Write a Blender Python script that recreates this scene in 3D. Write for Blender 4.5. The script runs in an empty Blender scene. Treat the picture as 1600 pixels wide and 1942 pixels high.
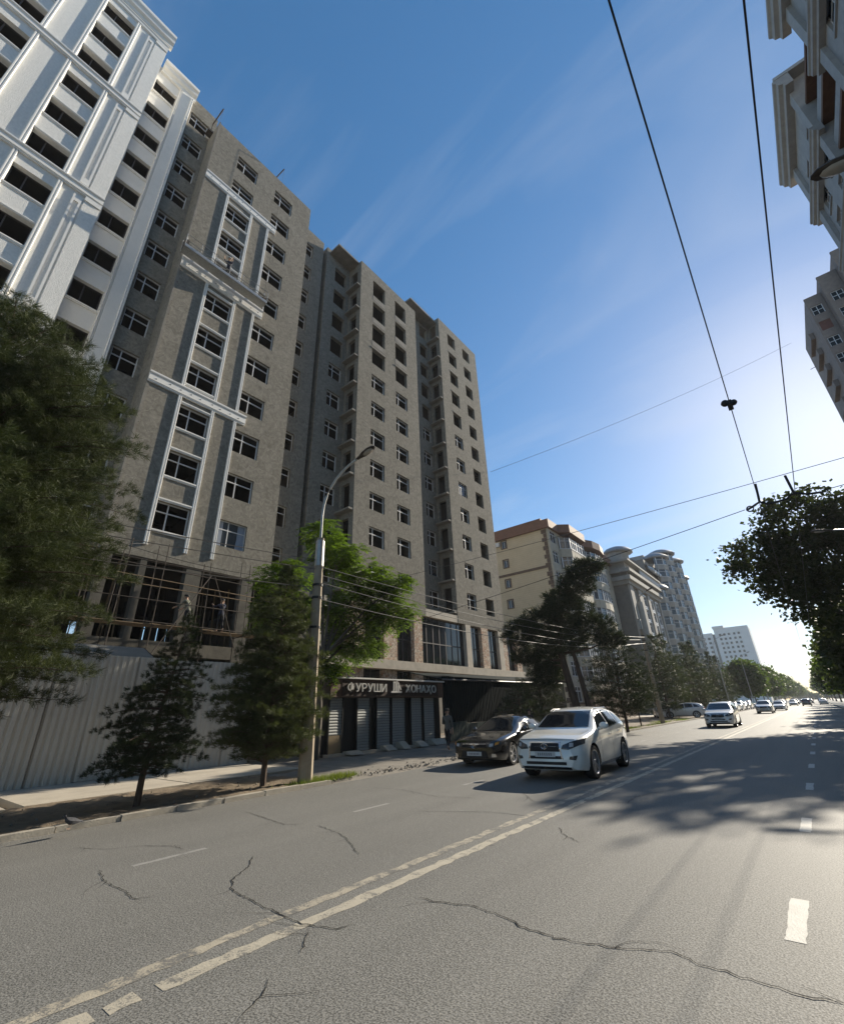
import bpy, math, random
import numpy as np
from mathutils import Vector, Matrix
from mathutils.bvhtree import BVHTree

rad = math.radians
rng = random.Random(7)
nr = np.random.RandomState(11)
scene = bpy.context.scene
COL = scene.collection

# ---------------------------------------------------------------- camera
PP = np.array([800., 971.]); VY = np.array([1550., 1324.]); VZ = np.array([732., -885.])
FPX = math.sqrt(-float(np.dot(VY - PP, VZ - PP)))
_Y = np.array([*(VY - PP), FPX]); _Y /= np.linalg.norm(_Y)
_Z = np.array([*(VZ - PP), FPX]); _Z /= np.linalg.norm(_Z)
RW = np.stack([np.cross(_Y, _Z), _Y, _Z])          # rows: world axes in camera space
EYE = 1.65


def ray(px, py):
    d = RW @ np.array([px - PP[0], py - PP[1], FPX])
    return d / np.linalg.norm(d)


def at(px, py, x=None, y=None, z=None):
    """where the sight line of a photograph pixel meets a plane of the street"""
    d = ray(px, py)
    t = x / d[0] if x is not None else y / d[1] if y is not None else (z - EYE) / d[2]
    return (d[0] * t, d[1] * t, EYE + d[2] * t)


cam_d = bpy.data.cameras.new('camera')
cam = bpy.data.objects.new('camera', cam_d)
COL.objects.link(cam)
cam_d.sensor_fit = 'HORIZONTAL'
cam_d.sensor_width = 36
cam_d.lens = 36 * FPX / 1600
cam_d.clip_start = 0.05
cam_d.clip_end = 5000
cr, cu, cb = RW[:, 0], -RW[:, 1], -RW[:, 2]
cam.matrix_world = Matrix(((cr[0], cu[0], cb[0], 0), (cr[1], cu[1], cb[1], 0), (cr[2], cu[2], cb[2], EYE), (0, 0, 0, 1)))
scene.camera = cam

# ---------------------------------------------------------------- sky and sun
SUN_AZ, SUN_EL = rad(9.85), rad(25.6)               # azimuth from the street axis (+Y) towards +X
sun_dir = Vector((math.sin(SUN_AZ) * math.cos(SUN_EL), math.cos(SUN_AZ) * math.cos(SUN_EL), math.sin(SUN_EL)))
world = bpy.data.worlds.new('World')
scene.world = world
world.use_nodes = True
wn = world.node_tree
wn.nodes.clear()
w_out = wn.nodes.new('ShaderNodeOutputWorld')
w_bg = wn.nodes.new('ShaderNodeBackground')
w_bg.inputs['Strength'].default_value = 0.14
sky = wn.nodes.new('ShaderNodeTexSky')
sky.sky_type = 'NISHITA'
sky.sun_disc = False
sky.sun_elevation = SUN_EL
sky.sun_rotation = SUN_AZ
sky.altitude = 400
sky.air_density = 1.0
sky.dust_density = 0.4
sky.ozone_density = 3.0
w_tc = wn.nodes.new('ShaderNodeTexCoord')
w_sep = wn.nodes.new('ShaderNodeSeparateXYZ')
wn.links.new(w_tc.outputs['Generated'], w_sep.inputs[0])


def wmath(op, a, b=None):
    n = wn.nodes.new('ShaderNodeMath'); n.operation = op
    for i, v in enumerate((a, b)):
        if v is None: continue
        if isinstance(v, (int, float)): n.inputs[i].default_value = v
        else: wn.links.new(v, n.inputs[i])
    return n.outputs[0]


# thin high cloud: noise on a flat sheet far above the street
zz = wmath('ADD', wmath('MAXIMUM', w_sep.outputs[2], 0.0), 0.12)
w_cmb = wn.nodes.new('ShaderNodeCombineXYZ')
wn.links.new(wmath('DIVIDE', w_sep.outputs[0], zz), w_cmb.inputs[0])
wn.links.new(wmath('DIVIDE', w_sep.outputs[1], zz), w_cmb.inputs[1])
w_map = wn.nodes.new('ShaderNodeMapping')
w_map.inputs['Rotation'].default_value = (0, 0, rad(62))
w_map.inputs['Scale'].default_value = (0.5, 1.9, 1)
w_map.inputs['Location'].default_value = (3.1, 0.7, 0)
wn.links.new(w_cmb.outputs[0], w_map.inputs[0])
w_no = wn.nodes.new('ShaderNodeTexNoise')
w_no.inputs['Scale'].default_value = 1.6
w_no.inputs['Detail'].default_value = 6
w_no.inputs['Roughness'].default_value = 0.52
w_no.inputs['Distortion'].default_value = 0.7
wn.links.new(w_map.outputs[0], w_no.inputs['Vector'])
w_rp = wn.nodes.new('ShaderNodeValToRGB')
w_rp.color_ramp.elements[0].position = 0.50
w_rp.color_ramp.elements[0].color = (0, 0, 0, 1)
w_rp.color_ramp.elements[1].position = 0.86
w_rp.color_ramp.elements[1].color = (0.30, 0.30, 0.30, 1)
wn.links.new(w_no.outputs[0], w_rp.inputs[0])
w_mix = wn.nodes.new('ShaderNodeMixRGB')
w_mix.inputs[2].default_value = (3.2, 3.4, 3.7, 1)
wn.links.new(w_rp.outputs[0], w_mix.inputs[0])
w_hs = wn.nodes.new('ShaderNodeHueSaturation')
w_hs.inputs['Saturation'].default_value = 1.45
w_gm = wn.nodes.new('ShaderNodeGamma')
w_gm.inputs['Gamma'].default_value = 0.7
wn.links.new(sky.outputs[0], w_gm.inputs['Color'])
wn.links.new(w_gm.outputs[0], w_hs.inputs['Color'])
wn.links.new(w_hs.outputs[0], w_mix.inputs[1])
wn.links.new(w_mix.outputs[0], w_bg.inputs[0])
wn.links.new(w_bg.outputs[0], w_out.inputs[0])

sun_l = bpy.data.lights.new('sun', 'SUN')
sun_l.energy = 5.0
sun_l.angle = rad(0.55)
sun_l.color = (1.0, 0.905, 0.75)
sun = bpy.data.objects.new('sun', sun_l)
COL.objects.link(sun)
sun.rotation_euler = sun_dir.to_track_quat('Z', 'Y').to_euler()

vs = scene.view_settings
vs.view_transform = 'Standard'
vs.look = 'None'
vs.gamma = 1.0
vs.use_curve_mapping = False
vs.exposure = 0.85


# ---------------------------------------------------------------- materials
def nt_new(name):
    m = bpy.data.materials.new(name)
    m.use_nodes = True
    nt = m.node_tree
    return m, nt, nt.nodes['Principled BSDF'], nt.nodes['Material Output']


def nd(nt, t, **kw):
    n = nt.nodes.new(t)
    for k, v in kw.items():
        if k in n.inputs: n.inputs[k].default_value = v
        else: setattr(n, k, v)
    return n


def mixc(nt, fac, a, b, mode='MIX'):
    n = nt.nodes.new('ShaderNodeMixRGB'); n.blend_type = mode
    for i, v in enumerate((fac, a, b)):
        if isinstance(v, (int, float)): n.inputs[i].default_value = v
        elif isinstance(v, tuple): n.inputs[i].default_value = (*v[:3], 1)
        else: nt.links.new(v, n.inputs[i])
    return n.outputs[0]


def noise(nt, co, scale, detail=5, rough=.55, dist=0, stretch=None):
    if stretch:
        mp = nd(nt, 'ShaderNodeMapping'); mp.inputs['Scale'].default_value = stretch
        nt.links.new(co, mp.inputs[0]); co = mp.outputs[0]
    n = nd(nt, 'ShaderNodeTexNoise', Scale=scale, Detail=detail, Roughness=rough, Distortion=dist)
    nt.links.new(co, n.inputs['Vector'])
    return n.outputs[0]


def ramp(nt, v, p0, p1, c0=(0, 0, 0), c1=(1, 1, 1)):
    r = nd(nt, 'ShaderNodeValToRGB')
    e = r.color_ramp.elements
    e[0].position, e[1].position = p0, p1
    e[0].color, e[1].color = (*c0, 1), (*c1, 1)
    nt.links.new(v, r.inputs[0])
    return r.outputs[0]


MATS = {}


def M(name, col, col2=None, rough=.85, scale=2.0, amt=.6, bump=0.0, bscale=30, metal=0.0, spec=.3, stretch=None, dirt=0.0, dirtcol=(.12, .10, .08)):
    """plain surface: two tones broken up by noise, optional stains and fine relief"""
    if name in MATS: return MATS[name]
    m, nt, b, out = nt_new(name)
    tc = nd(nt, 'ShaderNodeTexCoord').outputs['Object']
    c2 = col2 or tuple(v * .72 for v in col)
    n1 = ramp(nt, noise(nt, tc, scale, 7, .62, .4, stretch), .32, .72)
    c = mixc(nt, n1, col, c2) if amt >= 1 else mixc(nt, amt, col, mixc(nt, n1, col, c2))
    if dirt:
        st = ramp(nt, noise(nt, tc, .7, 8, .7, .3, (1, 1, .18)), .5, .78)
        c = mixc(nt, mixc(nt, dirt, (0, 0, 0), st), c, dirtcol)
    nt.links.new(c, b.inputs['Base Color'])
    b.inputs['Roughness'].default_value = rough
    b.inputs['Metallic'].default_value = metal
    b.inputs['Specular IOR Level'].default_value = spec
    if bump:
        bp = nd(nt, 'ShaderNodeBump', Strength=bump, Distance=.02)
        nt.links.new(noise(nt, tc, bscale, 6, .6), bp.inputs['Height'])
        nt.links.new(bp.outputs[0], b.inputs['Normal'])
    MATS[name] = m
    return m


def plaster_mat():
    m, nt, b, out = nt_new('cement_plaster')
    tc = nd(nt, 'ShaderNodeTexCoord').outputs['Object']
    big = ramp(nt, noise(nt, tc, .35, 5, .6, .5), .3, .7)
    c = mixc(nt, big, (.2, .184, .153), (.26, .243, .206))
    sw = noise(nt, tc, 2.6, 9, .72, 1.4)                    # trowel swirls
    c = mixc(nt, .7, c, mixc(nt, ramp(nt, sw, .38, .66), (.14, .126, .102), (.32, .297, .25)))
    st = ramp(nt, noise(nt, tc, .9, 7, .68, .2, (1, 1, .12)), .55, .8)
    c = mixc(nt, mixc(nt, .35, (0, 0, 0), st), c, (.13, .12, .10))
    lt = ramp(nt, noise(nt, tc, 3.4, 7, .72, 1.6), .57, .72)
    c = mixc(nt, mixc(nt, .4, (0, 0, 0), lt), c, (.4, .375, .32))
    nt.links.new(c, b.inputs['Base Color'])
    b.inputs['Roughness'].default_value = .95
    b.inputs['Specular IOR Level'].default_value = .15
    bp = nd(nt, 'ShaderNodeBump', Strength=.55, Distance=.03)
    nt.links.new(mixc(nt, .5, sw, noise(nt, tc, 14, 6, .65)), bp.inputs['Height'])
    nt.links.new(bp.outputs[0], b.inputs['Normal'])
    return m


def asphalt_mat():
    m, nt, b, out = nt_new('asphalt')
    tc = nd(nt, 'ShaderNodeTexCoord').outputs['Object']
    c = mixc(nt, ramp(nt, noise(nt, tc, .25, 5, .6, .3), .3, .7), (.082, .08, .072), (.122, .119, .107))
    lanes = noise(nt, tc, 1.0, 4, .55, .1, (1.1, .035, 1))          # bands worn along the driving direction
    c = mixc(nt, mixc(nt, .75, (0, 0, 0), ramp(nt, lanes, .38, .68)), c, (.19, .184, .165))
    oil = noise(nt, tc, 1.0, 5, .6, .2, (1.6, .12, 1))
    c = mixc(nt, mixc(nt, .5, (0, 0, 0), ramp(nt, oil, .62, .85)), c, (.075, .073, .07))
    vo = nd(nt, 'ShaderNodeTexVoronoi', Scale=60)
    nt.links.new(tc, vo.inputs['Vector'])
    grit = ramp(nt, noise(nt, tc, 72, 2, .7), .42, .58)
    c = mixc(nt, .62, c, mixc(nt, grit, (.034, .033, .03), (.29, .281, .257)))
    sp = nd(nt, 'ShaderNodeSeparateColor'); nt.links.new(vo.outputs['Color'], sp.inputs[0])
    c = mixc(nt, mixc(nt, .3, (0, 0, 0), ramp(nt, sp.outputs[0], .8, .9)), c, (.3, .29, .27))
    spots = ramp(nt, noise(nt, tc, 3.2, 2, .5), .76, .79)
    c = mixc(nt, mixc(nt, .5, (0, 0, 0), spots), c, (.03, .03, .03))
    nt.links.new(c, b.inputs['Base Color'])
    b.inputs['Roughness'].default_value = .72
    b.inputs['Specular IOR Level'].default_value = .32
    bp = nd(nt, 'ShaderNodeBump', Strength=.38, Distance=.008)
    nt.links.new(mixc(nt, .5, noise(nt, tc, 100, 3, .8), vo.outputs['Distance']), bp.inputs['Height'])
    nt.links.new(bp.outputs[0], b.inputs['Normal'])
    return m


def paint_mat(name, col, wear):
    """road paint, worn through to the asphalt in patches"""
    m, nt, b, out = nt_new(name)
    tc = nd(nt, 'ShaderNodeTexCoord').outputs['Object']
    n1 = noise(nt, tc, 3.5, 8, .72, .6)
    n2 = noise(nt, tc, 55, 4, .7)
    w = ramp(nt, mixc(nt, .35, n1, n2), wear, wear + .07)
    c = mixc(nt, ramp(nt, noise(nt, tc, 8, 5, .6), .3, .7), col, tuple(v * .8 for v in col))
    c = mixc(nt, w, c, (.135, .13, .118))
    nt.links.new(c, b.inputs['Base Color'])
    b.inputs['Roughness'].default_value = .7
    bp = nd(nt, 'ShaderNodeBump', Strength=.6, Distance=.008)
    nt.links.new(n2, bp.inputs['Height'])
    nt.links.new(bp.outputs[0], b.inputs['Normal'])
    return m


def leaf_mat(name, c1, c2, trans=.35, rough=.55, scale=1.2):
    m, nt, b, out = nt_new(name)
    tc = nd(nt, 'ShaderNodeTexCoord').outputs['Object']
    c = mixc(nt, ramp(nt, noise(nt, tc, scale, 4, .6), .35, .68), c1, c2)
    c = mixc(nt, .5, c, mixc(nt, ramp(nt, noise(nt, tc, scale * 9, 2, .5), .35, .7), c1, c2))
    nt.links.new(c, b.inputs['Base Color'])
    b.inputs['Roughness'].default_value = rough
    b.inputs['Specular IOR Level'].default_value = .12
    tr = nd(nt, 'ShaderNodeBsdfTranslucent')
    nt.links.new(mixc(nt, 1.0, c, (1.5, 1.6, .7), 'MULTIPLY'), tr.inputs[0])
    ms = nd(nt, 'ShaderNodeMixShader'); ms.inputs[0].default_value = trans
    nt.links.new(b.outputs[0], ms.inputs[1]); nt.links.new(tr.outputs[0], ms.inputs[2])
    nt.links.new(ms.outputs[0], out.inputs[0])
    return m


def glass_mat(name, col, rough=.06):
    m, nt, b, out = nt_new(name)
    tc = nd(nt, 'ShaderNodeTexCoord').outputs['Object']
    nt.links.new(mixc(nt, noise(nt, tc, .8, 3), col, tuple(v * .6 for v in col)), b.inputs['Base Color'])
    b.inputs['Roughness'].default_value = rough
    b.inputs['Specular IOR Level'].default_value = .6
    return m


def car_mat(name, col, metal=.0, rough=.22, flake=.05):
    m, nt, b, out = nt_new(name)
    tc = nd(nt, 'ShaderNodeTexCoord').outputs['Object']
    d = ramp(nt, noise(nt, tc, 3, 6, .65), .4, .8)
    nt.links.new(mixc(nt, mixc(nt, flake, (0, 0, 0), d), col, (.22, .2, .17)), b.inputs['Base Color'])
    b.inputs['Metallic'].default_value = metal
    b.inputs['Roughness'].default_value = rough
    b.inputs['Coat Weight'].default_value = .7
    b.inputs['Coat Roughness'].default_value = .05
    return m


def wave_mat(name, c1, c2, groove, per_m, axis='Z', rough=.8, var=.5):
    """siding or courses of blocks too fine to build singly"""
    m, nt, b, out = nt_new(name)
    tc = nd(nt, 'ShaderNodeTexCoord').outputs['Object']
    c = mixc(nt, ramp(nt, noise(nt, tc, .8, 6, .6), .3, .7), c1, c2)
    wv = nd(nt, 'ShaderNodeTexWave', Scale=per_m * .314, Distortion=0)
    wv.bands_direction = axis; wv.wave_profile = 'SAW'
    nt.links.new(tc, wv.inputs['Vector'])
    g = ramp(nt, wv.outputs['Fac'], .05, .12, (1, 1, 1), (0, 0, 0))
    nt.links.new(mixc(nt, mixc(nt, var, (0, 0, 0), g), c, groove), b.inputs['Base Color'])
    b.inputs['Roughness'].default_value = rough
    bp = nd(nt, 'ShaderNodeBump', Strength=.5, Distance=.03); bp.invert = True
    nt.links.new(g, bp.inputs['Height'])
    nt.links.new(bp.outputs[0], b.inputs['Normal'])
    return m


def rubble_mat():
    m, nt, b, out = nt_new('rubble_stone')
    tc = nd(nt, 'ShaderNodeTexCoord').outputs['Object']
    vo = nd(nt, 'ShaderNodeTexVoronoi', Scale=5.5)
    nt.links.new(tc, vo.inputs['Vector'])
    sp = nd(nt, 'ShaderNodeSeparateColor'); nt.links.new(vo.outputs['Color'], sp.inputs[0])
    c = mixc(nt, sp.outputs[0], (.48, .35, .25), (.62, .53, .42))
    c = mixc(nt, ramp(nt, sp.outputs[1], .6, .9), c, (.42, .25, .17))
    ve = nd(nt, 'ShaderNodeTexVoronoi', Scale=5.5, feature='DISTANCE_TO_EDGE')
    nt.links.new(tc, ve.inputs['Vector'])
    e = ramp(nt, ve.outputs['Distance'], .02, .07)
    c = mixc(nt, e, (.2, .18, .15), c)
    nt.links.new(c, b.inputs['Base Color'])
    b.inputs['Roughness'].default_value = .95
    bp = nd(nt, 'ShaderNodeBump', Strength=1, Distance=.05)
    nt.links.new(e, bp.inputs['Height']); nt.links.new(bp.outputs[0], b.inputs['Normal'])
    return m


PLASTER = plaster_mat()
ASPHALT = asphalt_mat()
RUBBLE = rubble_mat()
SHADED_CON = M('shaded_concrete', (.13, .12, .098), (.07, .064, .054), scale=1.6, amt=1, bump=.5, dirt=.5, dirtcol=(.04, .037, .032))  # base tone darkened for tree and scaffold shade; dirt streaks on top
CON_L = M('pale_concrete', (.50, .45, .37), (.37, .33, .27), scale=1.6, amt=1, bump=.4, dirt=.3)
LINE_A = paint_mat('line_paint_worn', (.40, .355, .275), .475)
LINE_B = paint_mat('line_paint', (.44, .395, .31), .51)
DASH_P = paint_mat('dash_paint', (.55, .53, .48), .60)
DASH_F = paint_mat('dash_paint_faded', (.3, .29, .27), .52)
CRACK = M('crack_fill', (.018, .017, .016), rough=1)
CONCRETE = M('raw_concrete', (.27, .25, .215), (.18, .165, .14), scale=1.6, amt=1, bump=.4, dirt=.4)
DARKCON = M('unlit_interior_concrete', (.03, .029, .027), (.022, .021, .02), scale=1.1, amt=1, rough=1)  # near black: the rooms' lack of light is put into the colour
WHITE_ST = M('white_stucco', (.80, .785, .74), (.66, .65, .61), scale=7, amt=.9, bump=1.0, bscale=22, dirt=.12, dirtcol=(.4, .38, .34))
WHITE_SM = M('white_smooth_render', (.74, .725, .69), (.67, .655, .62), scale=2, amt=.8, dirt=.1, dirtcol=(.4, .38, .35))
TRIM_W = M('white_moulding', (.82, .80, .755), (.73, .71, .67), scale=3, amt=.7, rough=.6, dirt=.12, dirtcol=(.35, .33, .3))
FRAME_W = M('white_pvc', (.62, .625, .63), (.55, .55, .55), scale=6, rough=.45)
FRAME_D = M('dark_metal_frame', (.05, .045, .045), rough=.5)
STEEL = M('scaffold_steel', (.10, .085, .072), (.055, .042, .034), scale=9, amt=1, rough=.6, metal=.4)
STEEL_L = M('zinc_steel', (.42, .42, .4), (.3, .29, .27), scale=8, amt=1, rough=.45, metal=.6)
TIMBER = M('old_timber', (.26, .19, .12), (.15, .11, .07), scale=6, amt=1, stretch=(1, 6, 6))
SHEET = M('painted_sheet_metal', (.56, .55, .515), (.48, .47, .435), scale=1.5, amt=.8, rough=.5, metal=.1, dirt=.15, dirtcol=(.25, .22, .18))
TEAL = M('shaded_teal_sheet', (.008, .015, .016), (.005, .009, .01), scale=2, amt=1, rough=.95, spec=.1)  # teal darkened further to carry the pine's shade in the colour
LIT_SHEET = M('lit_foot_sheet', (.10, .12, .10), (.045, .058, .052), scale=3, amt=1, stretch=(4, 4, .6), dirt=.5, dirtcol=(.04, .05, .045))  # lighter grey-green paints the light on the hoarding's foot
BROWN_PANEL = M('brown_fascia_board', (.145, .088, .064), (.10, .06, .045), scale=2, amt=1, rough=.5, stretch=(1, .3, 4))
SHUTTER = M('shutter_slat', (.35, .36, .35), (.26, .265, .26), scale=3, rough=.5, metal=.25)
BLACKISH = M('dark_shop_frame', (.018, .02, .022), rough=.45)
SIGN_W = M('sign_letter', (.62, .6, .56), (.5, .48, .45), scale=8, rough=.5)
KERB_M = M('kerb_concrete', (.40, .365, .305), (.29, .26, .215), scale=4, amt=1, bump=.4, dirt=.3)
PAVE = M('pale_pavement', (.46, .41, .335), (.36, .32, .26), scale=1.2, amt=1, bump=.3, bscale=25, dirt=.2)
DIRT = M('dry_earth', (.235, .185, .13), (.13, .10, .07), scale=2.4, amt=1, bump=1, bscale=18)
GRAVEL = M('gravelly_apron', (.25, .225, .19), (.15, .135, .115), scale=1.3, amt=1, bump=.8, bscale=30)
GROUND = M('dusty_ground', (.26, .23, .19), (.19, .17, .14), scale=.05, amt=1, bump=.3)
BARK = M('pine_bark', (.10, .068, .048), (.05, .035, .027), scale=8, amt=1, bump=1, bscale=22, stretch=(1, 1, .25))
BARK_G = M('grey_bark', (.13, .115, .095), (.07, .06, .05), scale=7, amt=1, bump=.8, stretch=(1, 1, .3))
POLE_C = M('pole_concrete', (.36, .30, .22), (.24, .2, .15), scale=3, amt=1, bump=.4, dirt=.3)
RUBBER = M('tyre_rubber', (.016, .016, .017), rough=.85)
ALLOY = M('wheel_alloy', (.5, .5, .51), (.4, .4, .41), scale=9, rough=.3, metal=.85)
CHROME = M('chrome', (.62, .62, .63), (.55, .55, .56), scale=9, rough=.16, metal=1)
BLACK_P = M('black_plastic', (.016, .016, .018), rough=.5)
WIRE = M('wire_black', (.02, .02, .022), rough=.6)
CABLE = M('grey_cable', (.11, .105, .1), rough=.6)
CAR_GLASS = glass_mat('car_glass', (.012, .017, .022))
WIN_GLASS = glass_mat('window_glass', (.06, .075, .09))
WIN_DUST = glass_mat('dusty_window_glass', (.035, .038, .04), .25)
LAMP_G = glass_mat('lamp_lens', (.45, .4, .33), .25)
NEEDLE = leaf_mat('pine_needles', (.026, .036, .016), (.075, .088, .038), .16)
NEEDLE_D = leaf_mat('spruce_needles', (.018, .027, .015), (.045, .056, .027), .15)
NEEDLE_B = leaf_mat('pale_spruce_needles', (.03, .04, .022), (.07, .084, .045), .18)
LEAF_G = leaf_mat('fresh_leaves', (.045, .085, .014), (.14, .2, .035), .45, .45)
LEAF_D = leaf_mat('plane_leaves', (.024, .034, .012), (.05, .062, .022), .28)
LEAF_M = leaf_mat('street_leaves', (.045, .072, .02), (.085, .115, .038), .35)
GRASS_M = leaf_mat('grass_blades', (.09, .13, .025), (.17, .19, .05), .35)


# ---------------------------------------------------------------- mesh helpers
class MB:
    def __init__(s):
        s.v = []; s.f = []; s.mi = []

    def add(s, vs, fs, mi=0):
        o = len(s.v)
        s.v += [tuple(map(float, p)) for p in vs]
        s.f += [tuple(i + o for i in f) for f in fs]
        s.mi += [mi] * len(fs)
        return s

    def box(s, x0, y0, z0, x1, y1, z1, mi=0):
        v = [(x0, y0, z0), (x1, y0, z0), (x1, y1, z0), (x0, y1, z0), (x0, y0, z1), (x1, y0, z1), (x1, y1, z1), (x0, y1, z1)]
        return s.add(v, [(0, 3, 2, 1), (4, 5, 6, 7), (0, 1, 5, 4), (1, 2, 6, 5), (2, 3, 7, 6), (3, 0, 4, 7)], mi)

    def obox(s, c, size, rot=(0, 0, 0), mi=0):
        from mathutils import Euler
        e = Euler(rot).to_matrix(); c = Vector(c)
        h = [Vector((sx * size[0] / 2, sy * size[1] / 2, sz * size[2] / 2)) for sz in (-1, 1) for sx, sy in ((-1, -1), (1, -1), (1, 1), (-1, 1))]
        return s.add([c + e @ p for p in h], [(0, 3, 2, 1), (4, 5, 6, 7), (0, 1, 5, 4), (1, 2, 6, 5), (2, 3, 7, 6), (3, 0, 4, 7)], mi)

    def tube(s, pts, r, n=6, cap=True, mi=0):
        pts = [Vector(p) for p in pts]
        rr = r if isinstance(r, (list, tuple)) else [r] * len(pts)
        vs, fs = [], []
        for i, p in enumerate(pts):
            t = (pts[min(i + 1, len(pts) - 1)] - pts[max(i - 1, 0)]).normalized()
            a = t.cross(Vector((0, 0, 1)) if abs(t.z) < .9 else Vector((1, 0, 0))).normalized()
            b = t.cross(a)
            for k in range(n):
                w = 2 * math.pi * k / n
                vs.append(p + (a * math.cos(w) + b * math.sin(w)) * rr[i])
        for i in range(len(pts) - 1):
            for k in range(n):
                k2 = (k + 1) % n
                fs.append((i * n + k, i * n + k2, (i + 1) * n + k2, (i + 1) * n + k))
        if cap:
            fs.append(tuple(range(n - 1, -1, -1)))
            fs.append(tuple((len(pts) - 1) * n + k for k in range(n)))
        return s.add(vs, fs, mi)

    def lathe(s, prof, n=20, c=(0, 0, 0), axis='z', mi=0):
        vs, fs = [], []
        m = len(prof)
        for k in range(n):
            w = 2 * math.pi * k / n
            for r, h in prof:
                a, b = r * math.cos(w), r * math.sin(w)
                p = (a, b, h) if axis == 'z' else (h, a, b)
                vs.append((p[0] + c[0], p[1] + c[1], p[2] + c[2]))
        for k in range(n):
            k2 = (k + 1) % n
            for i in range(m - 1):
                fs.append((k * m + i, k2 * m + i, k2 * m + i + 1, k * m + i + 1))
        return s.add(vs, fs, mi)

    def prism(s, poly, z0, z1, mi=0):
        n = len(poly)
        v = [(x, y, z0) for x, y in poly] + [(x, y, z1) for x, y in poly]
        f = [tuple(range(n - 1, -1, -1)), tuple(range(n, 2 * n))] + [(i, (i + 1) % n, n + (i + 1) % n, n + i) for i in range(n)]
        return s.add(v, f, mi)

    def sweep(s, prof, a, b, mi=0):
        """profile of (x,z) points carried along y from a to b"""
        n = len(prof)
        v = [(x, a, z) for x, z in prof] + [(x, b, z) for x, z in prof]
        f = [tuple(range(n)), tuple(range(2 * n - 1, n - 1, -1))] + [(i, n + i, n + (i + 1) % n, (i + 1) % n) for i in range(n)]
        return s.add(v, f, mi)

    def ball(s, c, r, n=10, m=7, mi=0):
        rx, ry, rz = r if isinstance(r, (tuple, list)) else (r, r, r)
        vs, fs = [], []
        for j in range(m + 1):
            t = math.pi * j / m
            for k in range(n):
                w = 2 * math.pi * k / n
                vs.append((c[0] + rx * math.sin(t) * math.cos(w), c[1] + ry * math.sin(t) * math.sin(w), c[2] + rz * math.cos(t)))
        for j in range(m):
            for k in range(n):
                k2 = (k + 1) % n
                fs.append((j * n + k, (j + 1) * n + k, (j + 1) * n + k2, j * n + k2))
        return s.add(vs, fs, mi)

    def mesh(s, name, mat, smooth=False):
        me = bpy.data.meshes.new(name)
        me.from_pydata(s.v, [], s.f)
        for x in (mat if isinstance(mat, (list, tuple)) else [mat]): me.materials.append(x)
        if any(s.mi): me.polygons.foreach_set('material_index', s.mi)
        if smooth:
            me.polygons.foreach_set('use_smooth', [True] * len(s.f))
            try: me.set_sharp_from_angle(angle=rad(38))
            except Exception: pass
        me.update()
        return me

    def build(s, name, mat, parent=None, smooth=False, loc=None):
        return put(s.mesh(name, mat, smooth), name, parent, loc)


def put(me, name, parent=None, loc=None, rot=None):
    o = bpy.data.objects.new(name, me)
    COL.objects.link(o)
    if loc is not None: o.location = loc
    if rot is not None: o.rotation_euler = rot
    if parent is not None:
        o.parent = parent
        if parent.get('worldframe'):
            o.matrix_parent_inverse = Matrix.Translation(-Vector(parent.location))
            o['worldframe'] = 1
    return o


def put2(me, name, parent, loc=None):
    """sub-part under a part whose own origin is the world's"""
    o = bpy.data.objects.new(name, me)
    COL.objects.link(o)
    o.parent = parent
    if loc is not None: o.location = loc
    return o


def tag(o, label, cat, group=None, kind=None):
    o['label'] = label; o['category'] = cat
    if group: o['group'] = group
    if kind: o['kind'] = kind
    return o


def thing(name, label, cat, loc=(0, 0, 0), rz=0, group=None, worldframe=False):
    o = bpy.data.objects.new(name, None)
    o.empty_display_size = .2
    COL.objects.link(o)
    o.location = loc; o.rotation_euler = (0, 0, rz)
    tag(o, label, cat, group)
    if worldframe: o['worldframe'] = 1
    return o


def structure(o):
    o['kind'] = 'structure'
    return o


def dup(root, loc, rz, label=None, group=None, paint=None):
    def cp(o, parent):
        c = o.copy(); COL.objects.link(c)
        if parent is not None: c.parent = parent
        if paint is not None and c.type == 'MESH' and c.name.split('.')[0] in ('body', 'mirror'):
            c.material_slots[0].link = 'OBJECT'
            c.material_slots[0].material = paint
        for ch in list(o.children): cp(ch, c)
        return c
    r = cp(root, None)
    r.location = loc; r.rotation_euler = (0, 0, rz)
    if label: r['label'] = label
    if group: r['group'] = group
    return r


def fast_mesh(name, V, T, mat):
    V = np.ascontiguousarray(V, dtype=np.float32); T = np.ascontiguousarray(T, dtype=np.int32)
    k = T.shape[1]
    me = bpy.data.meshes.new(name)
    me.vertices.add(len(V)); me.vertices.foreach_set('co', V.ravel())
    me.loops.add(T.size); me.loops.foreach_set('vertex_index', T.ravel())
    me.polygons.add(len(T)); me.polygons.foreach_set('loop_start', np.arange(0, T.size, k, dtype=np.int32))
    me.update(calc_edges=True)
    me.validate()
    me.materials.append(mat)
    return me


# facade frames: (along, height, outward) -> world
def FX(x0): return lambda a, z, n: (x0 + n, a, z)
def FXn(x0): return lambda a, z, n: (x0 - n, a, z)
def FYn(y0): return lambda a, z, n: (a, y0 - n, z)
def FYp(y0): return lambda a, z, n: (a, y0 + n, z)


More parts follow.
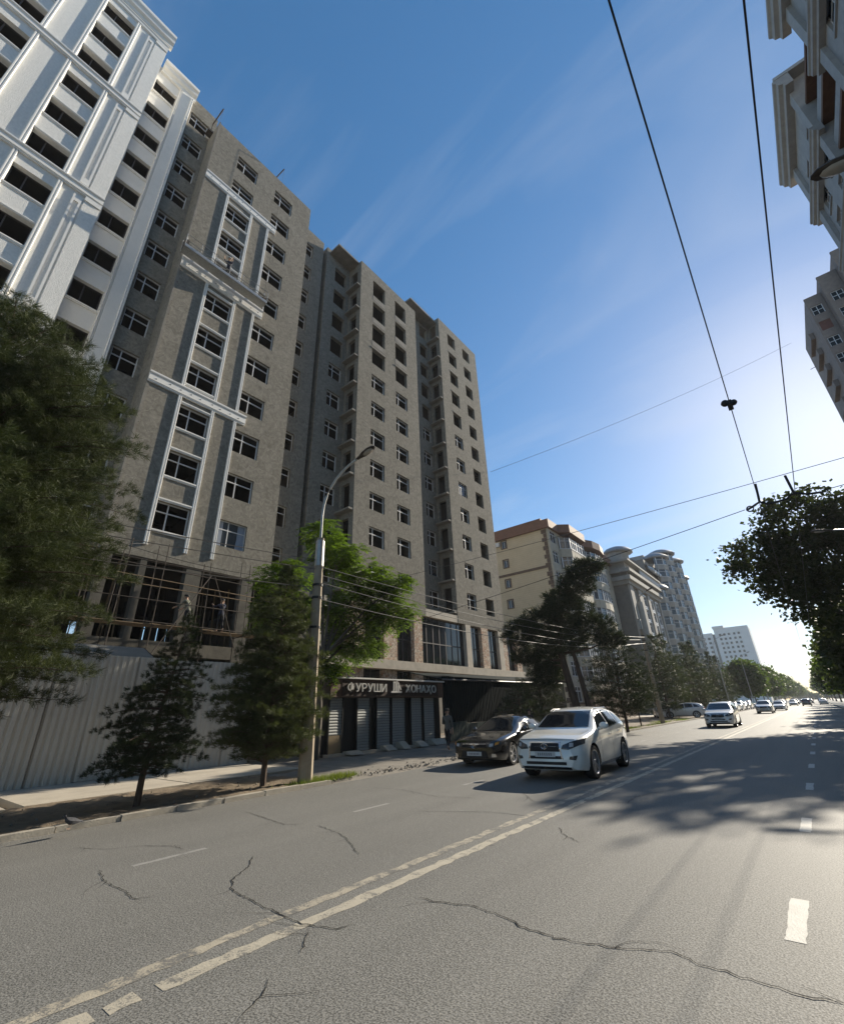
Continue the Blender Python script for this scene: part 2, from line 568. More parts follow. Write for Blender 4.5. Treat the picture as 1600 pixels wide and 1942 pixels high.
def wall(mb, fr, a0, a1, z0, z1, holes=(), d=.35, n0=0.0, mi=0):
    """a solid wall with real openings"""
    ea, ez = {a0, a1}, {z0, z1}
    for h in holes:
        ea |= {max(a0, min(a1, h[0])), max(a0, min(a1, h[1]))}; ez |= {max(z0, min(z1, h[2])), max(z0, min(z1, h[3]))}
    A, Zs = sorted(ea), sorted(ez)
    na, nz = len(A) - 1, len(Zs) - 1
    fill = [[True] * nz for _ in range(na)]
    for i in range(na):
        ca = (A[i] + A[i + 1]) / 2
        hs = [h for h in holes if h[0] < ca < h[1]]
        for j in range(nz):
            cz = (Zs[j] + Zs[j + 1]) / 2
            if any(h[2] < cz < h[3] for h in hs): fill[i][j] = False
    idx, vs, fs = {}, [], []

    def V(i, j, k):
        if (i, j, k) not in idx:
            idx[(i, j, k)] = len(vs)
            vs.append(fr(A[i], Zs[j], n0 if k == 0 else n0 - d))
        return idx[(i, j, k)]
    F = lambda i, j: 0 <= i < na and 0 <= j < nz and fill[i][j]
    for i in range(na):
        for j in range(nz):
            if not fill[i][j]: continue
            fs.append((V(i, j, 0), V(i + 1, j, 0), V(i + 1, j + 1, 0), V(i, j + 1, 0)))
            fs.append((V(i, j, 1), V(i, j + 1, 1), V(i + 1, j + 1, 1), V(i + 1, j, 1)))
            if not F(i - 1, j): fs.append((V(i, j, 0), V(i, j + 1, 0), V(i, j + 1, 1), V(i, j, 1)))
            if not F(i + 1, j): fs.append((V(i + 1, j, 0), V(i + 1, j, 1), V(i + 1, j + 1, 1), V(i + 1, j + 1, 0)))
            if not F(i, j - 1): fs.append((V(i, j, 0), V(i, j, 1), V(i + 1, j, 1), V(i + 1, j, 0)))
            if not F(i, j + 1): fs.append((V(i, j + 1, 0), V(i + 1, j + 1, 0), V(i + 1, j + 1, 1), V(i, j + 1, 1)))
    mb.add(vs, fs, mi)
    return mb


_frames = {}


def frame_mesh(w, h, side, mat, vx=(.37,), tz=(.34,), bar=.055, dep=.07):
    """window frame, origin at its lower corner, in the wall plane; side picks the facing"""
    key = (round(w, 2), round(h, 2), side, mat.name, vx, tz, bar)
    if key in _frames: return _frames[key]
    fr = {'x': FX(0), 'xn': FXn(0), 'yn': FYn(0)}[side]
    xs = [0] + [v * w for v in vx] + [w]
    zs = [0] + [h * (1 - t) for t in sorted(tz, reverse=True)] + [h]
    holes = []
    for i in range(len(xs) - 1):
        for j in range(len(zs) - 1):
            holes.append((xs[i] + (bar if i == 0 else bar / 2), xs[i + 1] - (bar if i == len(xs) - 2 else bar / 2),
                          zs[j] + (bar if j == 0 else bar / 2), zs[j + 1] - (bar if j == len(zs) - 2 else bar / 2)))
    mb = wall(MB(), fr, 0, w, 0, h, holes, dep)
    _frames[key] = mb.mesh('window_frame', mat)
    return _frames[key]


_panes = {}


def pane_mesh(w, h, side, mat):
    key = (round(w, 2), round(h, 2), side, mat.name)
    if key not in _panes:
        fr = {'x': FX(0), 'xn': FXn(0), 'yn': FYn(0)}[side]
        _panes[key] = wall(MB(), fr, .02, w - .02, .02, h - .02, (), .012).mesh('pane', mat)
    return _panes[key]

# ================================================================ ground, road, pavements
gz0 = .1                                             # pavement level above the road
mb = MB(); mb.add([(-1500, -1500, -.08), (1500, -1500, -.08), (1500, 1500, -.08), (-1500, 1500, -.08)], [(0, 1, 2, 3)])
structure(mb.build('ground', GROUND))
mb = MB(); mb.add([(-10.56, -25, 0), (2.56, -25, 0), (2.56, 900, 0), (-10.56, 900, 0)], [(0, 1, 2, 3)])
road = structure(mb.build('road', ASPHALT))


def ragged_strip(x0, x1, y0, y1, z, step=.12, jag=.012, gaps=0):
    mb = MB(); vs, fs = [], []
    n = max(2, int((y1 - y0) / step))
    for i in range(n + 1):
        y = y0 + (y1 - y0) * i / n
        e = 1 if 0 < i < n else 0
        vs += [(x0 + nr.uniform(-jag, jag), y + e * nr.uniform(-.02, .02), z), (x1 + nr.uniform(-jag, jag), y + e * nr.uniform(-.02, .02), z)]
    for i in range(n):
        if nr.rand() < gaps: continue
        fs.append((2 * i, 2 * i + 1, 2 * i + 3, 2 * i + 2))
    mb.add(vs, fs)
    return mb


# the double centre line, the near one of the pair with a stretch missing
ragged_strip(-4.40, -4.27, -12, 140, .0025, .12, .022, .004).build('centre_line', LINE_A, road)
ragged_strip(-4.10, -3.95, at(292, 1868, z=0)[1], 140, .0025, .12, .018, .004).build('centre_line', LINE_B, road)
ragged_strip(-4.11, -3.96, at(192, 1912, z=0)[1], at(258, 1888, z=0)[1], .0025, .06, .03).build('centre_line', LINE_B, road)
ragged_strip(-4.12, -3.96, -12, at(165, 1922, z=0)[1], .0025, .12, .03).build('centre_line', LINE_B, road)
for y in (5.07, 8.87, 12.75, 16.6, 20.5, 24.3, 28.2, 32, 36, 40, 44, 48, 52, 56):
    ragged_strip(-.71, -.58, y, y + .98, .0025, .08, .008).build('lane_dash', DASH_P, road)
for y in (3.0, 6.75, 10.35, 14.1, 17.9, 21.8, 25.6, 29.4, 33.2, 37):
    ragged_strip(-7.33, -7.24, y, y + .95, .0025, .08, .008).build('lane_dash', DASH_F, road)


def crack(px, w=.011):
    pts = [Vector(at(*p, z=0)) for p in px]
    q = []
    for a, b in zip(pts[:-1], pts[1:]):
        n = max(2, int((b - a).length / .045))
        for i in range(n):
            p = a.lerp(b, i / n)
            q.append(p + Vector((nr.normal(0, .010), nr.normal(0, .010), 0)))
    q.append(pts[-1])
    vs, fs = [], []
    for i, p in enumerate(q):
        t = (q[min(i + 1, len(q) - 1)] - q[max(0, i - 1)]).normalized()
        s = Vector((-t.y, t.x, 0)) * w * nr.uniform(.35, 1.0) * min(1, (i + .6) / 4, (len(q) - i) / 4)
        vs += [(p + s)[:2] + (.006,), (p - s)[:2] + (.006,)]
    fs = [(2 * i, 2 * i + 1, 2 * i + 3, 2 * i + 2) for i in range(len(q) - 1)]
    MB().add(vs, fs).build('crack', CRACK, road)
    return q


for c, w in (([(790, 1702), (830, 1712), (900, 1720), (960, 1742), (980, 1755), (1065, 1783), (1150, 1797), (1270, 1806), (1330, 1830), (1440, 1865), (1520, 1890), (1600, 1905)], .011),
             ([(478, 1625), (470, 1645), (440, 1670), (440, 1690), (500, 1720), (560, 1750), (590, 1757), (640, 1762), (675, 1755)], .011),
             ([(580, 1765), (578, 1785), (570, 1810)], .009), ([(512, 1855), (495, 1890), (470, 1918), (450, 1942)], .009),
             ([(188, 1650), (200, 1675), (225, 1688), (240, 1690), (250, 1707), (300, 1702)], .009),
             ([(465, 1540), (510, 1555), (540, 1565), (580, 1563)], .009), ([(600, 1565), (640, 1580), (655, 1590), (680, 1622)], .009),
             ([(140, 1608), (200, 1612), (270, 1605), (330, 1606), (350, 1612)], .008), ([(1060, 1568), (1066, 1582), (1100, 1600)], .008),
             ([(1125, 1524), (1190, 1523), (1205, 1512), (1260, 1500)], .008), ([(700, 1494), (760, 1498), (830, 1512), (900, 1514)], .009),
             ([(790, 1540), (850, 1540), (930, 1541), (1000, 1548)], .009), ([(990, 1503), (1010, 1520), (1050, 1524)], .008)):
    q = crack(c, w * .8)
    for i in range(int(1 + len(q) / 26)):
        b = q[nr.randint(len(q))]
        a = nr.uniform(0, 6.28); pts = [b]
        for k in range(nr.randint(5, 16)):
            a += nr.normal(0, .22); pts.append(pts[-1] + Vector((math.cos(a), math.sin(a), 0)) * .04)
        vs, fs = [], []
        for k, p in enumerate(pts):
            t = (pts[min(k + 1, len(pts) - 1)] - pts[max(0, k - 1)]).normalized()
            s = Vector((-t.y, t.x, 0)) * .0035 * (1 - .8 * k / len(pts))
            vs += [(p + s)[:2] + (.006,), (p - s)[:2] + (.006,)]
        MB().add(vs, [(2 * k, 2 * k + 1, 2 * k + 3, 2 * k + 2) for k in range(len(pts) - 1)]).build('crack', CRACK, road)

# left verge: kerbstones, earth strip, pavement slabs, gravel apron in front of the shop
kerb = structure(MB().box(-10.74, -25, -.06, -10.58, -2.003, .095).build('kerb', KERB_M))
kb = MB(); kb.box(-.085, .008, -.06, .085, .992, .098); kme = kb.mesh('kerbstone', KERB_M)
for i in range(11):
    put(kme, 'kerbstone', kerb, (-10.655 + nr.uniform(-.012, .012), -2 + i, nr.uniform(-.01, .008)), (0, nr.uniform(-.02, .02), nr.uniform(-.008, .008)))
for i in range(45):
    put(kme, 'kerbstone', kerb, (-10.655, 27 + i, nr.uniform(-.01, .008)), (0, 0, nr.uniform(-.008, .008)))
MB().box(-10.74, 72.01, -.06, -10.58, 700, .095).build('kerb_run', KERB_M, kerb)
structure(MB().box(2.58, -25, -.06, 2.74, 700, .12).build('kerb', KERB_M))


def bumpy(x0, x1, y0, y1, z, amp, step, mat, name, sc=1.0, edge=0):
    nx, ny = max(2, int((x1 - x0) / step)), max(2, int((y1 - y0) / step))
    X, Yy = np.meshgrid(np.linspace(x0, x1, nx + 1), np.linspace(y0, y1, ny + 1), indexing='ij')
    Zz = z + amp * (np.sin(X * 2.3 * sc + 1) * np.sin(Yy * 1.9 * sc) * .5 + nr.uniform(-.5, .5, X.shape))
    if edge: Zz = Zz - (Zz + .012) * np.clip((X - (x1 - edge)) / edge, 0, 1)
    V = np.stack([X, Yy, Zz], -1).reshape(-1, 3)
    i, j = np.meshgrid(np.arange(nx), np.arange(ny), indexing='ij')
    a = (i * (ny + 1) + j).ravel()
    return put(fast_mesh(name, V, np.stack([a, a + ny + 1, a + ny + 2, a + 1], 1), mat), name)


structure(bumpy(-13.85, -10.72, -25, 8.9, .075, .05, .14, DIRT, 'earth_verge'))
pav = structure(MB().box(-26, -25, -.06, -13.86, -2.9, .09).build('pavement', PAVE))
slab_y = -2.9
for i, w in enumerate((3.1, 2.75, .28, 3.6, 3.7)):
    if i == 2:
        slab_y += w; continue                             # the broken joint
    MB().box(-18.4, slab_y + .012, -.06, -13.8 + nr.uniform(-.06, .05), slab_y + w - .012, .098 + nr.uniform(-.012, .012)).build('slab', PAVE, pav)
    slab_y += w
structure(bumpy(-40, -10.42, 8.75, 30, .045, .035, .3, GRAVEL, 'apron', 1.0, .5))
structure(bumpy(-26, -10.74, 30, 72, .06, .05, .5, DIRT, 'far_verge'))
mb = MB(); mb.add([(-60, 72, .05), (-10.74, 72, .05), (-10.74, 700, .05), (-60, 700, .05)], [(0, 1, 2, 3)])
structure(mb.build('far_pavement', PAVE))
mb = MB(); mb.add([(2.74, -25, .1), (60, -25, .1), (60, 700, .1), (2.74, 700, .1)], [(0, 1, 2, 3)])
structure(mb.build('right_pavement', PAVE))
# the broken kerb edge: small stones and rubble
mbs = MB()
for i in range(240):
    y = nr.uniform(8.7, 17); x = -10.75 - abs(nr.normal(0, .45)) + .12
    r = nr.uniform(.008, .032)
    mbs.obox((x, y, .05 + r * .3), (r * 2, r * 1.6, r), (nr.uniform(0, 3), nr.uniform(0, 3), nr.uniform(0, 3)))
for i in range(160):
    y = nr.uniform(-2, 8.6); x = nr.uniform(-13.6, -10.9); r = nr.uniform(.006, .026)
    mbs.obox((x, y, .08 + r * .3), (r * 2, r * 1.6, r), (nr.uniform(0, 3), nr.uniform(0, 3), nr.uniform(0, 3)))
tag(mbs.build('rubble', GRAVEL), 'loose stones and crumbled kerb along the road edge', 'rubble', kind='stuff')


def grass(name, label, spots, n, h):
    V, T = [], []
    for (cx, cy, rx, ry) in spots:
        p = nr.normal(0, .5, (n, 2)) * [rx, ry] + [cx, cy]
        an = nr.uniform(0, 6.28, n); hh = h * nr.uniform(.4, 1.1, n)
        wv = np.stack([np.cos(an), np.sin(an), np.zeros(n)], 1) * .006
        b = np.stack([p[:, 0], p[:, 1], np.full(n, .06)], 1)
        tip = b + np.stack([nr.normal(0, .35, n) * hh, nr.normal(0, .35, n) * hh, hh], 1)
        o = sum(len(x) for x in V)
        V.append(np.stack([b - wv, b + wv, tip], 1).reshape(-1, 3))
        T.append(np.arange(3 * n).reshape(-1, 3) + o)
    o = put(fast_mesh(name, np.concatenate(V), np.concatenate(T), GRASS_M), name)
    return tag(o, label, 'grass', kind='stuff')


grass('grass', 'short green grass at the foot of the poles and along the verge',
      [(-10.95, 8.7, .3, .8), (-11.0, 9.6, .25, .6), (-11.1, 33.5, .5, 2.4), (-11.3, 37.5, .6, 2.5), (-11.2, 45, .5, 3), (-12, 50, .8, 2), (-11.3, 55, .6, 2)], 900, .16)

# ================================================================ storey grid shared by the three blocks on the left
TK = [12.4 + 3.16 * k for k in range(12)]
WH = 1.62


def slabs(root, x0, x1, y0, y1, zs, th=.22):
    for z in zs: MB().box(x0, y0, z, x1, y1, z + th).build('floor_slab', DARKCON, root)


def windows(root, fr_x, a0, a1, tops, h=WH, mat=FRAME_W, inset=.16, vx=(.37,), tz=(.34,), pane=None, jit=True):
    w = a1 - a0
    for t in tops:
        film = pane or (WIN_DUST if mat is FRAME_W and nr.rand() < .05 else None)
        o = put(frame_mesh(w, h, 'x', mat, vx, tz), 'window', root, (fr_x - inset, a0, t - h))
        if film:
            put2(pane_mesh(w, h, 'x', film), 'pane', o, (-.03, 0, 0))


def column_holes(a0, a1, ks, dt=0.0, db=0.0, h=WH):
    return [(a0, a1, TK[k] - h - db, TK[k] + dt) for k in ks]


# ---------------------------------------------------------------- unfinished block with the hanging cradle
ga = thing('unfinished_apartment_block', 'unfinished grey cement block with strips of white moulding and a hanging work cradle', 'building', (-26, 10, 0), worldframe=True)
c1, c2 = (7.65, 9.4), (11.1, 12.85)
hs = column_holes(*c1, range(11)) + column_holes(*c2, range(11))
wall(MB(), FX(-24), 5.7, 14.75, 9.2, 45.7, hs, .35).build('front_wall', PLASTER, ga)
wall(MB(), FYn(5.7), -25.8, -24.352, 9.2, 45.7, (), .3).build('side_wall', PLASTER, ga)
wall(MB(), FYp(14.75), -25.8, -24.352, 9.2, 45.7, (), .3).build('side_wall', PLASTER, ga)
cr_ = (14.95, 16.6)
wall(MB(), FX(-25.802), 14.452, 17.83, 9.2, 46.0, column_holes(*cr_, range(11)), .35).build('recessed_wall', PLASTER, ga)
cs = (4.05, 5.45)
wall(MB(), FX(-25.802), 3.96, 5.998, 9.2, 49.0, column_holes(*cs, range(12)), .35).build('recessed_wall', PLASTER, ga)
wall(MB(), FYp(17.83), -40, -26.16, 0, 46, (), .3).build('end_wall', PLASTER, ga)
MB().box(-40, 3.96, 45.3, -25.81, 17.52, 45.55).build('roof_slab', CONCRETE, ga)
MB().box(-40, 3.97, 48.7, -26.17, 5.99, 48.95).build('roof_slab', CONCRETE, ga)
wall(MB(), FX(-28.6), 3.97, 5.99, 45.3, 48.69, (), .2).build('partition', DARKCON, ga)
wall(MB(), FYp(5.99), -28.58, -26.17, 45.56, 48.69, (), .2).build('side_wall', PLASTER, ga)
MB().box(-25.8, 6.0, 45.3, -24.36, 14.44, 45.55).build('roof_slab', CONCRETE, ga)
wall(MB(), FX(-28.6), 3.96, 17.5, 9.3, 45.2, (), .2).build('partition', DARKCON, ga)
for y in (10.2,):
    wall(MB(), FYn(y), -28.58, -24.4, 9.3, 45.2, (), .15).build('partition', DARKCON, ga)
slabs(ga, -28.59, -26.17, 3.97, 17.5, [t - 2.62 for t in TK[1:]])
slabs(ga, -26.16, -24.36, 6.01, 14.43, [t - 2.62 for t in TK[1:11]])
windows(ga, -24, *c1, TK[:11]); windows(ga, -24, *c2, TK[1:11])
windows(ga, -25.8, *cr_, TK[:11]); windows(ga, -25.8, *cs, TK)
wo = put(frame_mesh(c2[1] - c2[0], WH, 'x', FRAME_W), 'window', ga, (-24.16, c2[0], TK[0] - WH))
put2(pane_mesh(c2[1] - c2[0], WH, 'x', WIN_GLASS), 'pane', wo, (-.03, 0, 0))
CURT = M('pale_curtain', (.34, .38, .46), (.22, .26, .33), scale=3, amt=1, stretch=(1, 6, .4))
for ya, yb in ((.05, .32), (1.2, 1.7)):
    mbx = MB(); n = 12
    pr = [(-.012 + .009 * math.sin(i * 2.1), ya + (yb - ya) * i / n) for i in range(n + 1)]
    mbx.add([(x, y, .06) for x, y in pr] + [(x, y + (.12 if ya > 1 else -.02) * (1 if i == 0 else 0), WH - .06) for i, (x, y) in enumerate(pr)],
            [(i, i + 1, n + 2 + i, n + 1 + i) for i in range(n)])
    put2(mbx.mesh('curtain', CURT), 'curtain', wo, (-.008, 0, 0))

# podium under it: columns, beams, an open storey with daylight showing at the back
ph = [(4.3, 5.85, 5.25, 9.1), (6.3, 7.55, 5.25, 9.15), (7.85, 9.8, 5.25, 9.18), (10.6, 13.0, 5.25, 9.12), (13.7, 17.2, 5.25, 9.1),
      (4.3, 5.85, .3, 4.6), (6.55, 9.7, .3, 4.6), (10.75, 12.95, .3, 4.6), (13.7, 17.2, .3, 4.6)]
wall(MB(), FX(-24.05), 3.96, 17.83, 0, 9.199, ph, .5).build('podium_frame', SHADED_CON, ga)
for i in range(26):
    yy = nr.uniform(4.2, 17); xx = nr.uniform(-27.5, -24.7); ll = nr.uniform(-.25, .25)
    MB().tube([(xx, yy, 5.01), (xx + ll * .3, yy + ll, 9.04)], nr.uniform(.035, .06), 6).build('prop', TIMBER if i % 3 else STEEL, ga)
wall(MB(), FX(-38), -4, 17.4, 0, 9.3, [(13.2, 14.3, 6.2, 8.55), (14.85, 15.3, 6.0, 8.6), (8, 9, 6.2, 8.2), (4.2, 5.0, 6.2, 8.2)], .25).build('back_wall', DARKCON, ga)
MB().box(-37.9, 3.97, 4.65, -24.56, 17.4, 5.0).build('floor_slab', DARKCON, ga)
MB().box(-37.9, 3.97, 9.05, -24.56, 17.4, 9.2).build('floor_slab', DARKCON, ga)
for y in (6.0, 10.3, 13.3):
    for x in (-29.5, -34): MB().box(x, y, 0, x + .5, y + .5, 9.04).build('column', DARKCON, ga)
wall(MB(), FYn(3.96), -37.9, -26.3, 0, 49, (), .2).build('side_wall', PLASTER, ga)


# white moulding already fixed to the grey front
def strip(root, x, y, z0, z1, w=.2, p=.1, name='moulding'):
    prof = [(x, y), (x + p * .55, y), (x + p, y + .02), (x + p, y + w * .34), (x + p * .62, y + w * .44), (x + p * .62, y + w * .56), (x + p, y + w * .66), (x + p, y + w - .02), (x + p * .55, y + w), (x, y + w)]
    return MB().prism(prof, z0, z1).build(name, TRIM_W, root)


def belt(root, x, y0, y1, z0, z1, p=.2, name='belt_course', mat=None):
    h = z1 - z0
    prof = [(x, z0), (x + p * .45, z0), (x + p * .5, z0 + h * .14), (x + p * .7, z0 + h * .18), (x + p * .7, z0 + h * .72), (x + p * .85, z0 + h * .76), (x + p, z0 + h * .86), (x + p, z1), (x, z1)]
    return MB().sweep(prof, y0, y1).build(name, mat or TRIM_W, root)


def sill(root, x, y0, y1, z, h=.16, p=.09, name='sill'):
    prof = [(x, z), (x + p * .6, z), (x + p * .6, z + h * .4), (x + p, z + h * .55), (x + p, z + h), (x, z + h)]
    return MB().sweep(prof, y0, y1).build(name, TRIM_W, root)


for z0, z1 in ((38.45, 39.2), (28.75, 29.6), (19.2, 19.9)):
    belt(ga, -24, 5.72, 11.62, z0, z1)
for z0, z1, ks in ((29.61, 38.44, (6, 7, 8)), (19.91, 28.74, (3, 4, 5)), (9.85, 19.19, (0, 1, 2))):
    for y in (7.43, 9.42, 10.88): strip(ga, -24, y, z0, z1)
    for k in ks:
        sill(ga, -24, 7.632, 9.418, TK[k] - WH - .17)
        if z0 < TK[k] + .05 < z1: sill(ga, -24, 7.632, 9.418, TK[k] + .01)
# fixing holes in the belts are small dark dowels
mbd = MB()
dm = MB().lathe([(.0, .012), (.035, .012), (.035, 0)], 8, axis='x').mesh('dowel', BLACKISH)
for z in (38.75, 29.05, 19.5):
    for i in range(9):
        put(dm, 'dowel', ga, (-24 + .2 * .7, 6.1 + i * .64 + nr.uniform(-.12, .12), z + nr.uniform(-.05, .1)))
# ragged render along the left corner of the block
mbr = MB(); z = 9.3
while z < 45:
    h = nr.uniform(.3, .9)
    mbr.box(-24, 5.69, z, -23.965 + nr.uniform(-.01, .01), 5.78 + nr.uniform(0, .1), z + h); z += h + .004
o = mbr.build('rough_corner', CONCRETE, ga); o['kind'] = 'stuff'
MB().tube([(-24.6, 5.9, 45.55), (-24.6, 5.9, 46.9)], .05, 6).build('roof_rod', STEEL, ga)

# ---------------------------------------------------------------- unfinished block with open loggias and podium
gb = thing('unfinished_apartment_block', 'tall unfinished grey cement block with open loggias on top and a stone faced podium', 'building', (-26, 32, 0), worldframe=True)
b1 = (19.45, 20.95)
wall(MB(), FX(-25.802), 18.3, 21.698, 9.2, 46.0, column_holes(*b1, range(7)) + column_holes(*b1, range(7, 11), .1, .25), .35).build('recessed_wall', PLASTER, gb)
wall(MB(), FYn(18.3), -40, -26.16, 0, 46, (), .3).build('end_wall', PLASTER, gb)
d1, d2 = (23.15, 24.95), (26.55, 28.3)
hs = []
for c in (d1, d2): hs += column_holes(*c, range(7)) + column_holes(*c, (7,), .05, .2) + column_holes(*c, (8, 9, 10), .18, .42)
wall(MB(), FX(-24), 21.4, 30.1, 9.2, 45.5, hs, .35).build('front_wall', PLASTER, gb)
sh = [(-25.5, -24.55, TK[k] - 2.1, TK[k] + .32) for k in range(11)]
wall(MB(), FYn(21.4), -25.8, -24.352, 9.2, 45.5, sh, .3).build('side_wall', PLASTER, gb)
e0 = (33.1, 34.6)
wall(MB(), FX(-25.802), 29.8, 35.198, 9.9, 48.2, column_holes(*e0, range(7)) + column_holes(*e0, range(7, 12), .1, .25), .35).build('recessed_wall', PLASTER, gb)
e1, e2 = (36.75, 38.4), (40.2, 41.8)
hs = column_holes(*e1, range(7)) + column_holes(*e1, range(7, 12), .05, .2) + column_holes(*e2, range(12), .0, .15)
wall(MB(), FX(-24), 34.9, 43.6, 9.2, 48.5, hs, .35).build('front_wall', PLASTER, gb)
sh = [(-25.5, -24.55, TK[k] - 2.1, TK[k] + .32) for k in range(12)]
wall(MB(), FYn(34.9), -25.8, -24.352, 9.2, 48.5, sh, .3).build('side_wall', PLASTER, gb)
wall(MB(), FYp(43.6), -40, -24.352, 0, 48.5, (), .3).build('end_wall', PLASTER, gb)
wall(MB(), FYp(30.1), -25.8, -24.352, 9.2, 45.5, (), .3).build('side_wall', PLASTER, gb)
for y in (21.4, 34.9):
    for k in range(11 if y < 30 else 12):
        MB().box(-25.78, y - .5, TK[k] - 2.32, -24.02, y - .002, TK[k] - 2.16).build('balcony_slab', CONCRETE, gb)
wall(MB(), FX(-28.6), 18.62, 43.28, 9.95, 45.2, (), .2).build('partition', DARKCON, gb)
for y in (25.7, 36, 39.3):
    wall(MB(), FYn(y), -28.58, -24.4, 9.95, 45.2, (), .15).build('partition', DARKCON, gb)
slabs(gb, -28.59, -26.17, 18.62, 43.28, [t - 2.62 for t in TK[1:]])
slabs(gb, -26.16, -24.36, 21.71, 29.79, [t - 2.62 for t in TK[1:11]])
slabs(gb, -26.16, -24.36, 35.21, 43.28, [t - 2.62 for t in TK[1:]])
MB().box(-40, 18.62, 45.3, -24.36, 29.7, 45.52).build('roof_slab', CONCRETE, gb)
MB().box(-40, 29.82, 47.7, -24.36, 43.28, 47.95).build('roof_slab', CONCRETE, gb)
windows(gb, -25.8, *b1, TK[:7])
for c in (d1, d2): windows(gb, -24, *c, TK[:7], vx=(.3,))
windows(gb, -25.8, *e0, TK[:7]); windows(gb, -24, *e1, TK[:7], vx=(.4,))
for c in (d1, d2):
    MB().box(-24.3, c[0] - .12, TK[7] + .06, -23.93, c[1] + .12, TK[7] + .2).build('lintel', CONCRETE, gb)
for k in (7, 8, 9, 10):
    MB().box(-24.3, e1[0] - .08, TK[k] + .055, -23.95, e1[1] + .06, TK[k] + .15).build('lintel', CONCRETE, gb)
for c in (d1, d2):
    for k in (8, 9, 10):
        MB().box(-24.33, c[0] - .02, TK[k] - 2.72, -23.985, c[1] + .02, TK[k] - 2.06).build('parapet', CONCRETE, gb)
for k in (1, 2, 3, 5):
    MB().tube([(-24.5, 40.9 + .1 * k, TK[k] - 1.7), (-24.4, 40.9, TK[k] - .5)], .04, 5).build('prop', TIMBER, gb)
# podium: piers with rubble infill, tall glazed bays, slab edge
piers = [(18.31, 19.3, CON_L), (21.2, 22.9, RUBBLE), (24.9, 26.4, RUBBLE), (28.45, 29.5, RUBBLE), (36.05, 36.9, CON_L), (38.8, 40.05, RUBBLE), (42.1, 43.0, CON_L), (43.0, 43.8, RUBBLE), (45.6, 46.7, RUBBLE)]
for y0, y1, m in piers:
    MB().box(-24.75, y0, 5.301, -24.0, y1, 9.19).build('pier', m, gb)
    MB().box(-24.7, y0, 0, -24.06, y1, 4.65).build('pier', m, gb)
MB().box(-25.4, 18.32, 4.66, -23.75, 46.85, 5.3).build('slab_edge', CON_L, gb)
MB().box(-25.79, 30.0, 9.21, -24.02, 34.88, 9.87).build('beam', CON_L, gb)
MB().box(-25.9, 43.62, 9.2, -23.9, 46.8, 9.75).build('beam', CON_L, gb)
MB().box(-30, 18.62, 8.95, -24.76, 46.7, 9.18).build('floor_slab', DARKCON, gb)
wall(MB(), FX(-30), 18.62, 46.7, 0, 8.94, (), .2).build('partition', DARKCON, gb)
for y0, y1, n in ((19.3, 21.2, 2), (22.9, 24.9, 2), (26.4, 28.45, 2), (29.5, 36.05, 7), (36.9, 38.8, 2), (40.05, 42.1, 2), (43.8, 45.6, 2)):
    o = put(frame_mesh(y1 - y0 - .1, 3.86, 'x', FRAME_D, tuple((i + 1) / n for i in range(n - 1)), (.55,), .09), 'window', gb, (-24.35, y0 + .05, 5.31))
    put2(pane_mesh(y1 - y0 - .1, 3.86, 'x', CAR_GLASS), 'pane', o, (-.035, 0, 0))
for y0, y1, n in ((22.9, 24.9, 2), (26.4, 28.45, 2), (29.5, 36.05, 6), (36.9, 38.8, 2), (40.05, 42.1, 2)):
    o = put(frame_mesh(y1 - y0 - .1, 1.5, 'x', FRAME_D, tuple((i + 1) / n for i in range(n - 1)), (), .08), 'window', gb, (-24.4, y0 + .05, 3.14))
    put2(pane_mesh(y1 - y0 - .1, 1.5, 'x', CAR_GLASS), 'pane', o, (-.035, 0, 0))
    MB().box(-24.6, y0, 0, -24.1, y1, 3.12).build('infill', CONCRETE, gb)

# ---------------------------------------------------------------- white clad block
wb = thing('white_apartment_block', 'tall white clad apartment block with pilasters and belt mouldings, still without glass', 'building', (-26, -5, 0), worldframe=True)
wc = [(-2.52, -.85), (-6.0, -4.33), (-9.48, -7.81), (-12.96, -11.29)]
hs = []
for c in wc: hs += column_holes(*c, range(12))
wall(MB(), FX(-24), -16, 1.2, 0, 49.0, hs, .4).build('front_wall', WHITE_ST, wb)
wall(MB(), FYp(1.2), -26, -24.402, 0, 49, (), .3).build('side_wall', WHITE_ST, wb)
sc_ = (1.35, 2.85)
wall(MB(), FX(-25.802), .898, 3.95, 0, 49.0, column_holes(*sc_, range(12)), .35).build('recessed_wall', WHITE_SM, wb)
wall(MB(), FX(-29), -15.9, 3.6, 0, 48, (), .2).build('partition', DARKCON, wb)
for y in (-3.4, -6.9, -10.4): wall(MB(), FYn(y), -28.98, -24.45, 0, 48, (), .15).build('partition', DARKCON, wb)
slabs(wb, -28.99, -26.2, -15.9, 3.6, [t - 2.62 for t in TK])
slabs(wb, -26.19, -24.45, -15.9, .85, [t - 2.62 for t in TK])
MB().box(-40, -16, 48.6, -25.82, 3.94, 48.9).build('roof_slab', CONCRETE, wb)
for c in wc[:3]: windows(wb, -24, *c, TK, mat=FRAME_D, inset=.3, vx=(.38,), tz=())
windows(wb, -25.8, *sc_, TK, mat=FRAME_D, inset=.25, vx=(.4,), tz=())
BZ = [(9.7, 10.3), (19.5, 20.0), (29.0, 29.55), (38.5, 39.05)]
for z0, z1 in BZ: belt(wb, -24, -16, 1.22, z0, z1, .25)
belt(wb, -24, -16, 1.22, 47.85, 48.3, .18)
prof = [(-24, 48.5), (-23.85, 48.5), (-23.83, 48.75), (-23.65, 48.9), (-23.62, 49.2), (-23.5, 49.4), (-23.5, 49.7), (-24.4, 49.7), (-24.4, 49.02), (-24, 49.02)]
MB().sweep(prof, -16, 1.4).build('cornice', TRIM_W, wb)
